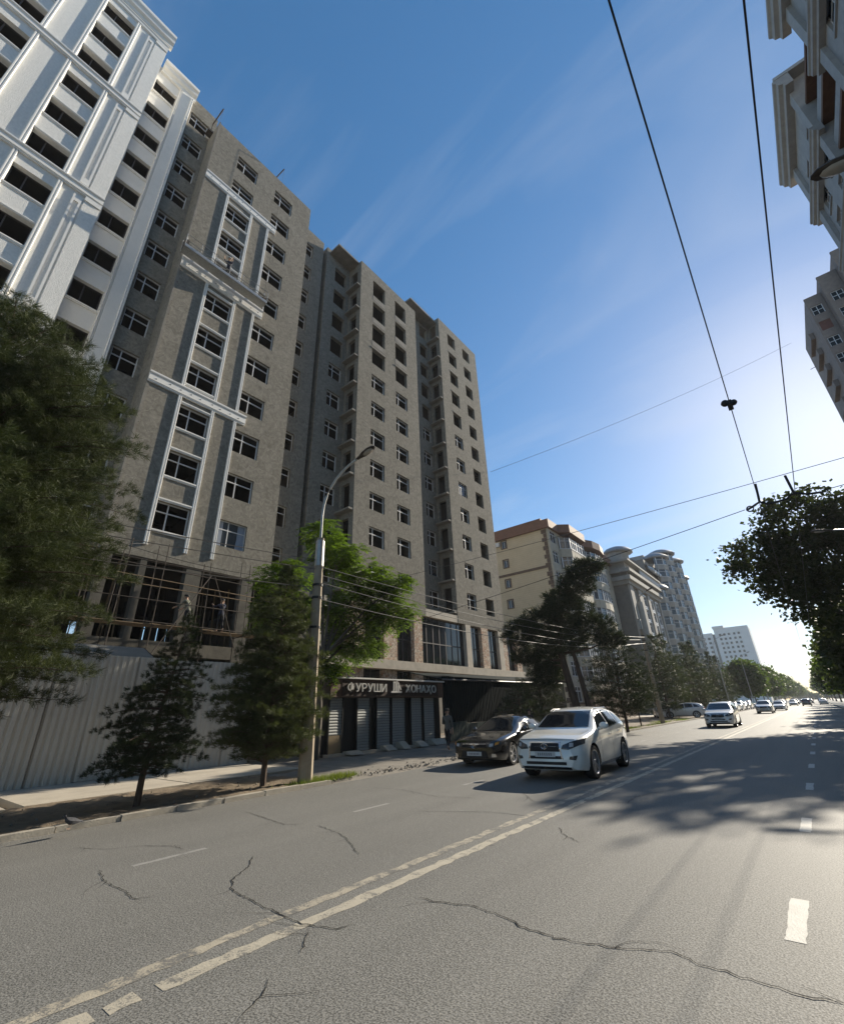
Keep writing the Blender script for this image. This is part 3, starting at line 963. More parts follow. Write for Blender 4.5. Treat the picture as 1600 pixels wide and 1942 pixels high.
prof = [(-25.8, 48.3), (-25.62, 48.3), (-25.6, 48.6), (-25.4, 48.75), (-25.35, 49.05), (-25.2, 49.15), (-25.2, 49.45), (-26.2, 49.45), (-26.2, 49.02), (-25.8, 49.02)]
MB().sweep(prof, 1.41, 4.05).build('cornice', TRIM_W, wb)
segs = [(0.2, 9.69, ()), (10.31, 19.49, (0, 1, 2)), (20.01, 28.99, (3, 4, 5)), (29.56, 38.49, (6, 7, 8)), (39.06, 47.84, (9, 10, 11))]
MB().box(-25.81, -15.9, 48.6, -24.41, .85, 48.9).build('roof_slab', CONCRETE, wb)
for z0, z1, ks in segs:
    for c in wc[:3]:
        strip(wb, -24, c[0] - .24, z0, z1, .22, .1); strip(wb, -24, c[1] + .02, z0, z1, .22, .1)
        for k in ks:
            sill(wb, -24, c[0] - .015, c[1] + .015, TK[k] - WH - .17, .16, .08)
            if k != max(ks): sill(wb, -24, c[0] - .015, c[1] + .015, TK[k] + .01, .12, .08)
    # framed narrow panel and corner pilaster
    o = MB(); wall(o, FX(-24), -.05, .36, z0 + .25, z1 - .25, [(.05, .26, z0 + .75, z1 - .75)], .07, .07); o.build('panel_frame', TRIM_W, wb)
    MB().box(-24, .45, z0, -23.93, 1.19, z1).build('pilaster', WHITE_ST, wb)
    MB().box(-24, .44, z1 - .32, -23.86, 1.215, z1 - .004).build('pilaster_cap', TRIM_W, wb)
for k in range(12):
    sill(wb, -25.8, sc_[0] - .03, sc_[1] + .05, TK[k] - WH - .17, .16, .12)
MB().box(-25.8, 3.05, 0, -25.62, 3.9, 48.28).build('pilaster', WHITE_SM, wb)
strip(wb, -25.62, 3.72, 0, 48.28, .18, .12); strip(wb, -25.8, 2.9, 0, 48.28, .14, .2)

# ================================================================ hanging cradle, scaffold
cr0 = thing('suspended_cradle', 'long steel work cradle hanging on ropes in front of the grey wall', 'work platform', (-23.3, 8.4, 29.4), worldframe=True)
CY0, CY1, CZ = 5.45, 11.35, 29.45
MB().box(-23.62, CY0, CZ - .05, -22.95, CY1, CZ + .03).build('deck', STEEL_L, cr0)
MB().box(-22.95, CY0, CZ - .02, -22.93, CY1, CZ + .2).build('toe_board', STEEL_L, cr0)
for x in (-22.95, -23.6):
    for z in (.55, 1.1):
        MB().tube([(x, CY0, CZ + z), (x, CY1, CZ + z)], .022, 6).build('rail', STEEL_L, cr0)
    n = 6
    for i in range(n + 1):
        y = CY0 + (CY1 - CY0) * i / n
        MB().tube([(x, y, CZ), (x, y, CZ + 1.1)], .02, 6).build('upright', STEEL_L, cr0)
        if i < n: MB().tube([(x, y, CZ + .05), (x, y + (CY1 - CY0) / n, CZ + .55)], .013, 5).build('brace', STEEL_L, cr0)
for y in (CY0 + .1, CY1 - .1):
    MB().box(-23.5, y - .12, CZ + .03, -23.05, y + .12, CZ + .75).build('hoist_motor', STEEL, cr0)
    MB().tube([(-23.3, y, CZ + 1.2), (-23.3, y, CZ + .7)], .05, 6).build('hanger', STEEL_L, cr0)
    MB().tube([(-23.3, y, CZ + 1.2), (-23.35, y, 46.5)], .008, 4).build('rope', WIRE, cr0)
for y in (CY0 + .1, CY1 - .1):
    dv = thing('roof_davit', 'steel davit arm leaning over the roof edge of the grey block' if y < 8 else 'steel davit arm at the middle of the grey roof edge', 'davit', (-24.8, y, 45.7))
    MB().tube([(-.5, 0, 0), (-.3, 0, 1.1), (1.45, 0, .8)], .05, 6).build('arm', STEEL, dv)
    MB().box(-.8, -.25, -.15, -.2, .25, .05).build('foot', STEEL, dv)

sc0 = thing('scaffold', 'rusty tube scaffold in front of the open podium of the grey block', 'scaffold', (-22.8, 9, 0), worldframe=True)
sy = [5.25, 6.4, 8.0, 10.35, 12.5, 13.35, 15.2]
for x in (-23.2, -22.25):
    for i, y in enumerate(sy):
        top = 9.6 if i % 2 == 0 else 9.2
        lean = nr.uniform(-.12, .12)
        MB().tube([(x, y + lean, 0), (x + nr.uniform(-.03, .03), y - lean, top + nr.uniform(-.3, .4))], .024, 6).build('standard', STEEL, sc0)
    for z in (2.1, 4.2, 5.75, 6.75, 7.7, 8.55):
        if x < -23 and z in (6.75,): continue
        MB().tube([(x + .06, 4.6, z + nr.uniform(-.08, .08)), (x + .06, 15.6, z + nr.uniform(-.08, .08))], .022, 6).build('ledger', STEEL if z != 7.7 else TIMBER, sc0)
for y in sy:
    for z in (4.15, 5.62): MB().tube([(-23.5, y + .07, z), (-22.0, y + .07, z)], .026, 6).build('transom', STEEL, sc0)
for y0, y1 in ((4.7, 7.9), (7.7, 11.0), (10.8, 15.3)):
    for i in range(3):
        MB().box(-23.1 + i * .28, y0, 5.66 + .035 * (y0 > 7 and y0 < 8) + .004 * i, -22.85 + i * .28, y1, 5.70 + .035 * (y0 > 7 and y0 < 8) + .004 * i).build('board', TIMBER, sc0)
MB().tube([(-22.2, 8.1, 4.2), (-22.2, 10.3, 8.4)], .026, 6).build('diagonal', STEEL, sc0)
MB().tube([(-22.2, 12.4, 4.2), (-22.2, 10.5, 8.4)], .026, 6).build('diagonal', STEEL, sc0)

# ================================================================ corrugated fence and the hut behind it
def corrugated(w, h, pitch=.19, dep=.035, th=.002):
    """one profiled sheet, ridges upright, along +y from the origin, facing +x"""
    prof = []; y = 0
    while y < w - 1e-6:
        prof += [(0, y), (0, y + pitch * .30), (dep, y + pitch * .42), (dep, y + pitch * .88)]
        y += pitch
    prof.append((0, w))
    vs = [(x, min(yy, w), 0) for x, yy in prof] + [(x, min(yy, w), h) for x, yy in prof]
    n = len(prof)
    return MB().add(vs, [(i, i + 1, n + i + 1, n + i) for i in range(n - 1)])


FX_ = -17.7
fe = thing('site_fence', 'tall pale corrugated metal site fence along the pavement', 'fence', (FX_, 4, .05), worldframe=True)
fw = 1.15
shm = corrugated(fw, 3.6).mesh('sheet', SHEET)
y = -3.95
while y < 9.9:
    h = 0
    o = put(shm, 'sheet', fe, (FX_ + nr.uniform(-.015, .015), y, .1 + nr.uniform(-.03, .03)), (nr.uniform(-.006, .006), nr.uniform(-.012, .012), 0))
    y += fw - .02
for y in np.arange(-3.9, 9.9, 2.26):
    MB().box(FX_ - .09, y, 0, FX_ - .03, y + .06, 3.6).build('post', STEEL, fe)
    for z in (.6, 2, 3.3):
        MB().box(FX_ - .06, y, z, FX_ - .03, min(y + 2.26, 9.85), z + .05).build('rail', STEEL, fe)
rf = thing('fence_return', 'short crumpled grey sheet closing the end of the corrugated fence', 'fence', (-17.75, 9.95, 0), worldframe=True)
mbx = MB(); vs, fs = [], []
for i in range(11):
    for j in range(9):
        vs.append((-17.8 - .12 * i + nr.uniform(-.05, .05), 9.85 + .075 * i + nr.uniform(-.06, .06), .08 + j * .24 + nr.uniform(-.03, .03)))
for i in range(10):
    for j in range(8): fs.append((i * 9 + j, i * 9 + j + 1, i * 9 + j + 10, i * 9 + j + 9))
mbx.add(vs, fs).build('sheet', STEEL_L, rf)

hut = thing('site_hut', 'low site hut with a gabled sheet roof behind the corrugated fence', 'hut', (-20, 3, 0), worldframe=True)
HW = M('hut_gable_sheet', (.23, .215, .185), (.17, .16, .14), scale=2, amt=1, rough=.7, dirt=.3)
HR = M('hut_roof_edge', (.06, .05, .045), rough=.7)
MB().box(-22.4, -4, 0, -18.8, 7.1, 3.55).build('wall', HW, hut)
rp = [(-22.6, 3.56), (-20.6, 4.35), (-18.6, 3.56)]
MB().add([(x, -4.2, z) for x, z in rp] + [(x, 7.3, z) for x, z in rp] + [(x, -4.2, z + .07) for x, z in rp] + [(x, 7.3, z + .07) for x, z in rp],
         [(0, 1, 4, 3), (1, 2, 5, 4), (6, 9, 10, 7), (7, 10, 11, 8), (3, 4, 10, 9), (4, 5, 11, 10), (0, 6, 7, 1), (1, 7, 8, 2), (2, 8, 11, 5), (0, 3, 9, 6)]).build('roof', HW, hut)
MB().add([(-22.4, 7.11, 3.55), (-18.8, 7.11, 3.55), (-20.6, 7.11, 4.28)], [(0, 1, 2)]).build('gable', HW, hut)
MB().tube([(-18.58, -4.2, 3.58), (-18.58, 7.32, 3.58), (-20.6, 7.32, 4.38)], .05, 5).build('edge_trim', HR, hut)

# ================================================================ the sales shop with its sign
SX = -16.45
sp = thing('sales_shop', 'small brown fronted sales shop with roller shutters and big pale letters', 'shop', (-18, 18, 0), worldframe=True)
S0, S1 = 13.7, 21.9
SIDEW = M('shop_side', (.10, .085, .07), (.07, .06, .05), scale=2, amt=1)
MB().box(-21.5, S0, 0, SX - .45, S1, 2.4).build('body', SIDEW, sp)
MB().box(-21.5, S0 - .02, 2.38, SX - .02, S1 + .02, 3.18).build('fascia_box', SIDEW, sp)
for i in range(4):
    MB().box(SX - .019, S0, 2.40 + i * .195, SX + .012, S1, 2.585 + i * .195).build('fascia_board', BROWN_PANEL, sp)
MB().box(-21.6, S0 - .08, 3.185, SX + .1, S1 + .06, 3.25).build('top_ledge', WHITE_SM, sp)
MB().box(SX - .449, S0, 0, SX - .30, S1, 2.37).build('shop_front', BLACKISH, sp)
MB().box(SX - .45, S0, .02, SX + .05, S1, .16).build('step', PAVE, sp)
sh_y = [(13.83, 14.55), (15.48, 16.25), (16.75, 17.65), (17.82, 18.78), (19.28, 20.12), (20.32, 21.22)]
nsl = 19
for q, (y0, y1) in enumerate(sh_y):
    me = MB().sweep([(0, .006), (.022, .012), (.026, .052), (.012, .108), (0, .112)], 0, y1 - y0).mesh('slat', SHUTTER)
    for i in range(nsl):
        if q == 0 and i < 6: continue
        put(me, 'slat', sp, (SX - .2, y0, .17 + i * .1165))
    for y in (y0 - .05, y1 + .002):
        MB().box(SX - .24, y, .16, SX - .14, y + .048, 2.38).build('shutter_rail', BLACKISH, sp)
MB().box(SX - .22, 13.83, .17, SX - .16, 14.55, .86).build('lower_panel', M('tan_panel', (.26, .2, .12), (.2, .15, .09), amt=1), sp)
for y0, y1, h in ((14.62, 15.4, .12), (16.9, 17.5, .2), (18.0, 18.5, .28), (19.3, 19.9, .22), (20.5, 21.6, .24)):
    mbx = MB(); mbx.add([(SX - .1, y0, .1), (SX + .55, y0 - .1, .1), (SX + .55, y1 - .1, .1), (SX - .1, y1, .1), (SX - .1, y0, .1 + h), (SX + .1, y0, .1 + h), (SX + .1, y1, .1 + h), (SX - .1, y1, .1 + h)],
                        [(0, 3, 2, 1), (4, 5, 6, 7), (0, 1, 5, 4), (1, 2, 6, 5), (2, 3, 7, 6), (3, 0, 4, 7)]).build('ramp', PAVE, sp)


def letter(ch, y, z, h, parent, mat, x, name='letter', ext=.05, face='x', sx=1.0):
    cu_ = bpy.data.curves.new('glyph', 'FONT')
    cu_.body = ch; cu_.size = 1.0; cu_.extrude = .06
    cu_.resolution_u = 3
    to = bpy.data.objects.new('glyph', cu_); COL.objects.link(to)
    dg = bpy.context.evaluated_depsgraph_get()
    me = bpy.data.meshes.new_from_object(to.evaluated_get(dg))
    bpy.data.objects.remove(to)
    co = np.empty(len(me.vertices) * 3, np.float32); me.vertices.foreach_get('co', co); co = co.reshape(-1, 3)
    w = co[:, 0].max() - co[:, 0].min()
    k = h / .72
    out = np.empty_like(co)
    lx = (co[:, 0] - co[:, 0].min()) * k * sx
    if face == 'x': out[:, 0] = x + (co[:, 2] + .06) / .12 * ext; out[:, 1] = y + lx; out[:, 2] = z + co[:, 1] * k
    else: out[:, 0] = y + lx; out[:, 1] = x - (co[:, 2] + .06) / .12 * ext; out[:, 2] = z + co[:, 1] * k
    me.vertices.foreach_set('co', out.ravel())
    me.materials.clear(); me.materials.append(mat); me.update()
    o = put(me, name, parent)
    return o, w * k * sx


def word(txt, y, y_end, z, h, parent, mat, x, ext=.05):
    tot = 0; ws = []
    for pas in (0, 1):
        yy = y
        for ch in txt:
            if pas == 0:
                o, w = letter(ch, 0, 0, h, None, mat, x); me = o.data; bpy.data.objects.remove(o); bpy.data.meshes.remove(me)
                ws.append(w)
            else:
                k = (y_end - y - .07 * (len(txt) - 1)) / sum(ws)
                o, w = letter(ch, yy, z, h, parent, mat, x, ext=ext, sx=k)
                yy += w + .07


MB().box(SX + .013, 14.35, 2.44, SX + .03, 21.4, 3.13).build('sign_board', M('sign_dark_board', (.05, .032, .026), (.035, .022, .018), amt=1, rough=.45), sp)
word('ФУРУШИ', 14.6, 17.15, 2.63, .37, sp, SIGN_W, SX + .045, .07)
word('ХОНАҲО', 18.6, 21.15, 2.63, .37, sp, SIGN_W, SX + .045, .07)
lg = MB()
for y0, y1, z0, z1 in ((17.52, 18.28, 2.60, 2.68), (17.66, 17.72, 2.68, 3.08), (17.66, 17.86, 3.08, 3.13), (17.80, 17.86, 2.68, 3.08), (17.92, 17.98, 2.68, 3.2), (18.04, 18.1, 2.68, 2.95)):
    lg.box(SX + .045, y0, z0, SX + .1, y1, z1)
lg.add([(SX + .045, 18.0, 3.1), (SX + .1, 18.0, 3.1), (SX + .1, 18.2, 2.74), (SX + .045, 18.2, 2.74), (SX + .045, 18.05, 3.1), (SX + .1, 18.05, 3.1), (SX + .1, 18.26, 2.74), (SX + .045, 18.26, 2.74)],
       [(0, 1, 2, 3), (4, 7, 6, 5), (0, 4, 5, 1), (3, 2, 6, 7), (0, 3, 7, 4), (1, 5, 6, 2)])
lg.build('building_emblem', SIGN_W, sp)

# dark sheet hoarding beside the shop
hd = thing('dark_hoarding', 'dark teal sheet hoarding with a sloping top rail between the shop and the pine', 'fence', (-16.6, 28, 0), worldframe=True)
hm = corrugated(1.1, 2.55).mesh('sheet', TEAL); hm2 = corrugated(1.1, .95, .14).mesh('lower_sheet', LIT_SHEET)
y = 22.0
while y < 39:
    put(hm, 'sheet', hd, (-16.6, y, 1.0), (0, nr.uniform(-.01, .01), 0))
    put(hm2, 'lower_sheet', hd, (-16.52, y, .08 + nr.uniform(-.05, .1)), (0, nr.uniform(-.06, .03), 0)); y += 1.09
MB().tube([(-16.5, 21.95, 3.35), (-16.5, 39, 3.5)], .05, 5).build('top_rail', FRAME_D, hd)
MB().add([(-16.5, 21.95, 3.36), (-16.5, 39, 3.5), (-19, 39, 4.1), (-19, 21.95, 3.9), (-16.5, 21.95, 3.40), (-16.5, 39, 3.54), (-19, 39, 4.14), (-19, 21.95, 3.94)],
         [(0, 3, 2, 1), (4, 5, 6, 7), (0, 1, 5, 4), (1, 2, 6, 5), (2, 3, 7, 6), (3, 0, 4, 7)]).build('canopy', TEAL, hd)

# ================================================================ poles, lamps and wires
def lamp_post(name, label, loc, h, arm, rz, metal=False, base_r=.2, group=None):
    t = thing(name, label, 'lamp post', loc, rz, group)
    if metal:
        MB().tube([(0, 0, 0), (0, 0, h)], [.11, .06], 10).build('pole', STEEL_L, t, True)
    else:
        MB().tube([(0, 0, -.1), (0, 0, h)], [base_r, base_r * .6], 8).build('pole', POLE_C, t)
        MB().lathe([(base_r * .68, h - .95), (base_r * .74, h - .95), (base_r * .7, h - .1), (.05, h)], 10).build('collar', STEEL_L, t, True)
        for z in (h - 1.6, h - 2.0, h - 2.9):
            MB().lathe([(base_r * .6, z), (base_r * .82, z), (base_r * .82, z + .07), (base_r * .6, z + .07)], 10).build('clamp', WIRE, t)
    L, H = arm
    pts = [(0, 0, h - .3), (0, .0, h + H * .3)] + [(L * (1 - math.cos(a)), 0, h + H * .3 + H * .7 * math.sin(a)) for a in np.linspace(.2, 1.25, 7)]
    MB().tube(pts, [.04] * len(pts), 8).build('arm', STEEL_L, t, True)
    e = Vector(pts[-1]); d = (Vector(pts[-1]) - Vector(pts[-2])).normalized()
    ang = math.atan2(d.z, d.x)
    mbh = MB()
    n, secs = 12, [(-.06, .05, .05), (.12, .075, .06), (.28, .14, .075), (.5, .155, .085), (.68, .11, .06), (.75, .03, .03)]
    vs, fs = [], []
    for s_, wy, wz in secs:
        for k in range(n):
            a = 2 * math.pi * k / n
            vs.append((s_, wy * math.cos(a), wz * math.sin(a) * (1 if math.sin(a) > 0 else .45)))
    for i in range(len(secs) - 1):
        for k in range(n): fs.append((i * n + k, i * n + (k + 1) % n, (i + 1) * n + (k + 1) % n, (i + 1) * n + k))
    fs += [tuple(range(n)), tuple((len(secs) - 1) * n + k for k in range(n))]
    hd_ = mbh.add(vs, fs).build('lamp_head', STEEL, t, True, e)
    hd_.rotation_euler = (0, -ang, 0)
    lm = MB().ball((.45, 0, -.03), (.2, .115, .05), 10, 6).build('lens', LAMP_G, hd_, True)
    return t


px_, py_, _ = at(578, 1482, z=gz0)
POLE1 = (px_, py_)
lamp_post('lamp_post', 'tall concrete lamp post with a curved steel arm beside the leafy tree', (px_, py_, .05), 6.9, (2.0, 2.7), rad(12), base_r=.2)
px2, py2, _ = at(1257, 1372, z=gz0)
lamp_post('lamp_post', 'leaning grey concrete lamp post on the verge by the ornate grey building', (px2, py2, .05), 9.0, (1.8, 2.6), rad(8), base_r=.2)
for i, (yy, xx) in enumerate(((95, -11.6), (135, -11.6), (180, -11.6))):
    lamp_post('lamp_post', 'distant slim lamp post rising from the street trees', (xx, yy, .05), 9.5, (2.2, 2.6), 0, True, group='far lamp posts along the left verge')
# lamp on the right pavement, its head hanging into the view
lamp_post('lamp_post', 'dark lamp head on a steel post at the right pavement', (4.95, 7.2, .1), 7.0, (2.9, 1.85), rad(180), True)
lamp_post('lamp_post', 'lamp post half hidden in the crown of the plane tree', (5.0, 27, .1), 6.7, (3.3, 2.0), rad(180), True)


def sag(a, b, s, n=14):
    a, b = Vector(a), Vector(b)
    return [a.lerp(b, i / n) - Vector((0, 0, s * 4 * (i / n) * (1 - i / n))) for i in range(n + 1)]


def wire(name, label, pts, r, mat=WIRE, group=None, n=5):
    return tag(MB().tube(pts, r, n).build(name, mat, None, True), label, 'wire', group)


tw = 'contact wires over the street'
wire('contact_wire', 'thick black contact wire with a clamp, over the street', [(.23, -12, 5.55), (.23, 2, 5.5), (.23, 11.1, 5.42), (.21, 40, 5.5), (.2, 80, 5.45), (.2, 300, 5.5)], .0068)
wire('contact_wire', 'thick black contact wire beside the clamped one, over the street', [(.86, -12, 5.55), (.86, 2, 5.5), (.83, 11.1, 5.42), (.85, 40, 5.5), (.85, 80, 5.45), (.85, 300, 5.5)], .0068)
ck = thing('wire_clamp', 'small dark clamp on the contact wire', 'clamp', (.23, 6.8, 5.48))
MB().obox((0, 0, .0), (.06, .22, .07), (.1, 0, 0)).build('body', WIRE, ck); MB().ball((.05, .05, .05), .045).build('bolt', WIRE, ck); MB().ball((-.05, -.06, .02), .05).build('bolt', WIRE, ck)
wire('span_wire', 'thin span wire above the hanger across the street', sag((-11.3, 11.5, 6.1), (14.5, 10.6, 6.2), .25), .007, CABLE)
wire('span_wire', 'thin span wire carrying the hanger, left of it', sag((-11.5, 11.6, 4.3), (-.05, 11.1, 5.36), .06), .008, WIRE)
wire('span_wire', 'span wire running from the hanger into the plane tree', [(1.25, 11.1, 5.37), (5, 11, 5.5)], .008, WIRE)
wire('span_wire', 'faint span wire high between the grey block and the sunlit block', sag(at(930, 895, x=-24), at(1500, 650, x=14.8), .9), .022, CABLE)
hg = thing('wire_hanger', 'bent steel hanger with ring and two upright insulators on the contact wires', 'hanger', (.5, 11.1, 5.4), worldframe=True)
MB().tube([at(*p, y=11.1) for p in ((1415, 968), (1425, 962), (1432, 957), (1440, 952), (1450, 954), (1455, 956), (1475, 951), (1492, 946), (1500, 938), (1510, 935), (1530, 937), (1560, 933))], .022, 6).build('bar', WIRE, hg, True)
for a, b in (((1432, 918), (1440, 952)), ((1488, 902), (1506, 937))):
    MB().tube([at(*a, y=11.1), at(*b, y=11.1)], .026, 6).build('insulator', WIRE, hg)
rc = Vector(at(1422, 965, y=11.1))
MB().tube([rc + Vector((.06 * math.cos(a), 0, .06 * math.sin(a))) for a in np.linspace(0, 6.28, 13)], .016, 5, False).build('ring', WIRE, hg)
for i, (za, zb, off) in enumerate(((5.95, 7.35, .12), (5.75, 7.15, -.05), (5.45, 6.8, .1), (5.0, 6.9, -.1))):
    wire('service_cable', ('upper', 'second', 'third', 'lowest')[i] + ' grey cable strung between the two concrete lamp posts', sag((POLE1[0] + off, POLE1[1], za), (px2 + off, py2, zb), .5 + .12 * i), .014, CABLE)
for i, (za, zb) in enumerate(((6.2, 6.4), (5.9, 6.1), (5.3, 5.5))):
    wire('service_cable', ('upper', 'middle', 'lowest')[i] + ' grey cable from the concrete lamp post past the big pine', sag((POLE1[0], POLE1[1], za), (-12.5, -24, zb), .7), .012, CABLE)
for i, p in enumerate(((at(300, 1030, x=-23), at(0, 985, x=-20)), (at(560, 1100, x=-20), at(200, 1020, x=-22)))):
    wire('site_cable', ('thin cable strung across the base of the grey front', 'thin cable slung from the scaffold towards the leafy tree')[i], sag(p[0], p[1], .3), .012, WIRE)

# ================================================================ the older buildings further along on the left
CREAM = wave_mat('cream_siding', (.64, .53, .365), (.56, .46, .31), (.36, .28, .18), 3.2)
CREAM_B = M('cream_band', (.50, .45, .36), (.40, .36, .285), scale=2, amt=1, dirt=.3)
CREAM_D = M('brown_spandrel', (.165, .115, .085), (.12, .085, .065), scale=2, amt=1)
BROWN_R = M('brown_parapet', (.22, .115, .075), (.16, .085, .058), scale=1.5, amt=1, rough=.7)
GREYST = M('grey_cladding', (.21, .19, .165), (.155, .142, .122), scale=1, amt=1, dirt=.3)
GREYLT = M('pale_grey_cladding', (.38, .36, .32), (.29, .275, .25), scale=1.2, amt=1, dirt=.3)
ROOFGR = M('pale_roof_sheet', (.30, .31, .32), (.22, .225, .23), scale=2, amt=1, rough=.5)


def bay(root, plan, zs, sp_h, w_h, band, frame, step=1.0, body=CREAM_D):
    """storeys of a bay on an open plan line: solid band below, framed panes above"""
    cx = min(p[0] for p in plan) - .6

    def off(d):
        pts = []
        for i, p in enumerate(plan):
            a = Vector(plan[max(0, i - 1)]); b = Vector(plan[min(len(plan) - 1, i + 1)])
            t = (b - a).normalized(); nrm = Vector((t.y, -t.x))
            pts.append((p[0] + nrm.x * d, p[1] + nrm.y * d))
        return pts
    outer = off(.0); inner = off(-.16)
    close = lambda pl: pl + [(cx, pl[-1][1]), (cx, pl[0][1])]
    mi = MB().prism(close(inner), zs[0], zs[-1] + sp_h + w_h).build('bay_core', WIN_GLASS, root)
    for z in zs:
        MB().prism(close(outer), z, z + sp_h).build('band', band, root)
        lip = off(.06)
        MB().prism(close(lip), z + sp_h + .001, z + sp_h + .09).build('sill', FRAME_W, root)
        fr_ = MB()
        fi = off(-.10)
        for i in range(len(fi) - 1):
            a, b = Vector(fi[i]), Vector(fi[i + 1]); L = (b - a).length
            n = max(1, round(L / step)); t = (b - a) / L
            ang = math.atan2(t.y, t.x)
            for k in range(n + 1):
                if k == n and i < len(fi) - 2: continue
                p = a + t * L * k / n
                wide = .16 if k == 0 else .07
                fr_.obox((p.x, p.y, z + sp_h + w_h / 2 + .05), (wide, .1, w_h - .09), (0, 0, ang))
            m = (a + b) / 2
            fr_.obox((m.x, m.y, z + sp_h + w_h * .7), (L, .06, .06), (0, 0, ang))
        o = fr_.build('window', frame, root); o['kind'] = 'stuff'


yb = thing('cream_apartment_building', 'cream sided apartment building with bay windows and a brown parapet', 'building', (-30, 72, 0), worldframe=True)
wn_s = [(-31.95, -31.1, 24.9 - 3.15 * i, 26.1 - 3.15 * i) for i in range(7)]
wall(MB(), FYn(60), -44, -24.35, 0, 26.3, wn_s, .3).build('side_wall', CREAM, yb)
for w_ in wn_s:
    o = put(frame_mesh(.85, 1.2, 'yn', FRAME_W, (.5,), ()), 'window', yb, (w_[0], 60.12, w_[2]))
    put2(pane_mesh(.85, 1.2, 'yn', WIN_GLASS), 'pane', o, (0, .035, 0))
    tr_ = MB(); wall(tr_, FYn(60), w_[0] - .13, w_[1] + .13, w_[2] - .13, w_[3] + .13, [w_], .05, .05); tr_.build('window_surround', CREAM_D, yb)
MB().box(-32.9, 59.55, 25.3, -32.15, 59.99, 25.95).build('air_conditioner', FRAME_W, yb)
MB().box(-44, 59.9, 20.3, -24.36, 59.998, 20.65).build('string_course', CREAM_D, yb)
for i in range(40):
    MB().box(-24.8 - .3 * (i % 2), 59.93, .2 + i * .65, -24.352, 59.997, .2 + i * .65 + .6).build('quoin', CREAM_D, yb)
MB().box(-44, 60.3, 0, -24.4, 88, 26.2).build('core', GREYLT, yb)
fw_h = []
for k in range(8):
    z = 2.2 + 3.15 * k
    fw_h += [(60.6, 62.6, z, z + 1.9), (82.2, 83.6, z, z + 1.9), (84.2, 85.6, z, z + 1.9)]
wall(MB(), FX(-23.99), 60, 87.6, 0, 26.3, fw_h, .3).build('front_wall', CREAM_B, yb)
for h in fw_h:
    o = put(frame_mesh(h[1] - h[0], 1.9, 'x', FRAME_W, (.5,), (.3,), .09), 'window', yb, (-24.08, h[0], h[2]))
    put2(pane_mesh(h[1] - h[0], 1.9, 'x', WIN_GLASS), 'pane', o, (-.035, 0, 0))
zs = [3.5 + 3.15 * k for k in range(7)]
bay(yb, [(-23.7, 63.2), (-22.5, 64.4), (-22.5, 67.0), (-22.5, 70.2), (-23.5, 71.2)], zs, 1.25, 1.9, CREAM_B, FRAME_W)
bay(yb, [(-23.6, 72.6)] + [(-23.6 + 1.35 * math.sin(a), 77 - 4.4 * math.cos(a)) for a in np.linspace(.35, 2.8, 7)] + [(-23.6, 81.4)], zs, 1.25, 1.9, CREAM_B, FRAME_W)
for pl in ([(-44, 59.6), (-23.6, 59.6), (-23.6, 63.0), (-22.2, 64.2), (-22.2, 70.5), (-23.3, 71.5), (-23.2, 72.4), (-22.3, 74.3), (-21.95, 77), (-22.3, 79.8), (-23.3, 81.6), (-23.5, 87.8), (-44, 87.8)],):
    MB().prism(pl, 26.31, 27.6).build('parapet', BROWN_R, yb)
    sl = [(x - .5 if x > -40 else x, y, 28.3) for x, y in pl]
MB().box(-44, 60.2, 27.61, -25, 87.4, 28.2).build('roof', BROWN_R, yb)
MB().box(-23.98, 60, 1.9, -23.9, 63, 2.15).build('canopy', CREAM_D, yb)
MB().box(-23.6, 63, 0, -22.6, 81.5, 3.49).build('ground_floor', CREAM_D, yb)

og = thing('ornate_grey_building', 'ornate grey apartment building with heavy cornice, balustrade and white windows', 'building', (-28, 99, 0), worldframe=True)
OX = -21.5
cw = [(97.2, 99.6), (102.4, 104.8), (107, 109.2)]
oh = []
for c in cw:
    for k in range(6): oh.append((c[0], c[1], 6.6 + 2.62 * k, 8.6 + 2.62 * k))
wall(MB(), FX(OX), 88, 111, 5.2, 22.4, oh, .4).build('front_wall', GREYST, og)
wall(MB(), FYn(88), -34, OX - .402, 0, 22.4, (), .4).build('side_wall', GREYST, og)
MB().box(-34, 88.42, 0, OX - .45, 111, 22.3).build('core', GREYST, og)
for h in oh:
    o = put(frame_mesh(h[1] - h[0], 2.0, 'x', FRAME_W, (.5,), (.3,), .16), 'window', og, (OX - .1, h[0], h[2]))
    put2(pane_mesh(h[1] - h[0], 2.0, 'x', WIN_GLASS), 'pane', o, (-.035, 0, 0))
    sr = MB(); wall(sr, FX(OX), h[0] - .22, h[1] + .22, h[2] - .2, h[3] + .3, [h], .1, .1); sr.build('window_surround', FRAME_W, og)
for y0, y1 in ((88.0, 90.2), (93.6, 96.4), (100.2, 101.8), (109.8, 111.0)):
    MB().box(OX, y0, 5.2, OX + .35, y1, 22.3).build('pilaster', GREYLT, og)
MB().tube([(OX + .2, 92, 5.3), (OX + .2, 92, 19.5)], .75, 12).build('half_column', GREYLT, og, True)
for z0, z1, p in ((22.41, 23.1, .5), (23.11, 23.9, 1.0), (24.6, 25.2, 1.25), (26.6, 26.95, 1.35)):
    MB().box(-34, 88 - p, z0, OX + p, 111.2, z1).build('cornice', GREYLT, og)
MB().box(-34, 87.6, 23.91, OX + .4, 111.1, 24.59).build('frieze', GREYST, og)
MB().box(-34, 87.7, 25.21, OX + .3, 95, 26.59).build('attic', GREYLT, og)
bm_ = MB().lathe([(.0, 0), (.16, 0), (.1, .2), (.2, .6), (.1, 1.2), (.16, 1.38), (0, 1.38)], 8).mesh('baluster', FRAME_W)
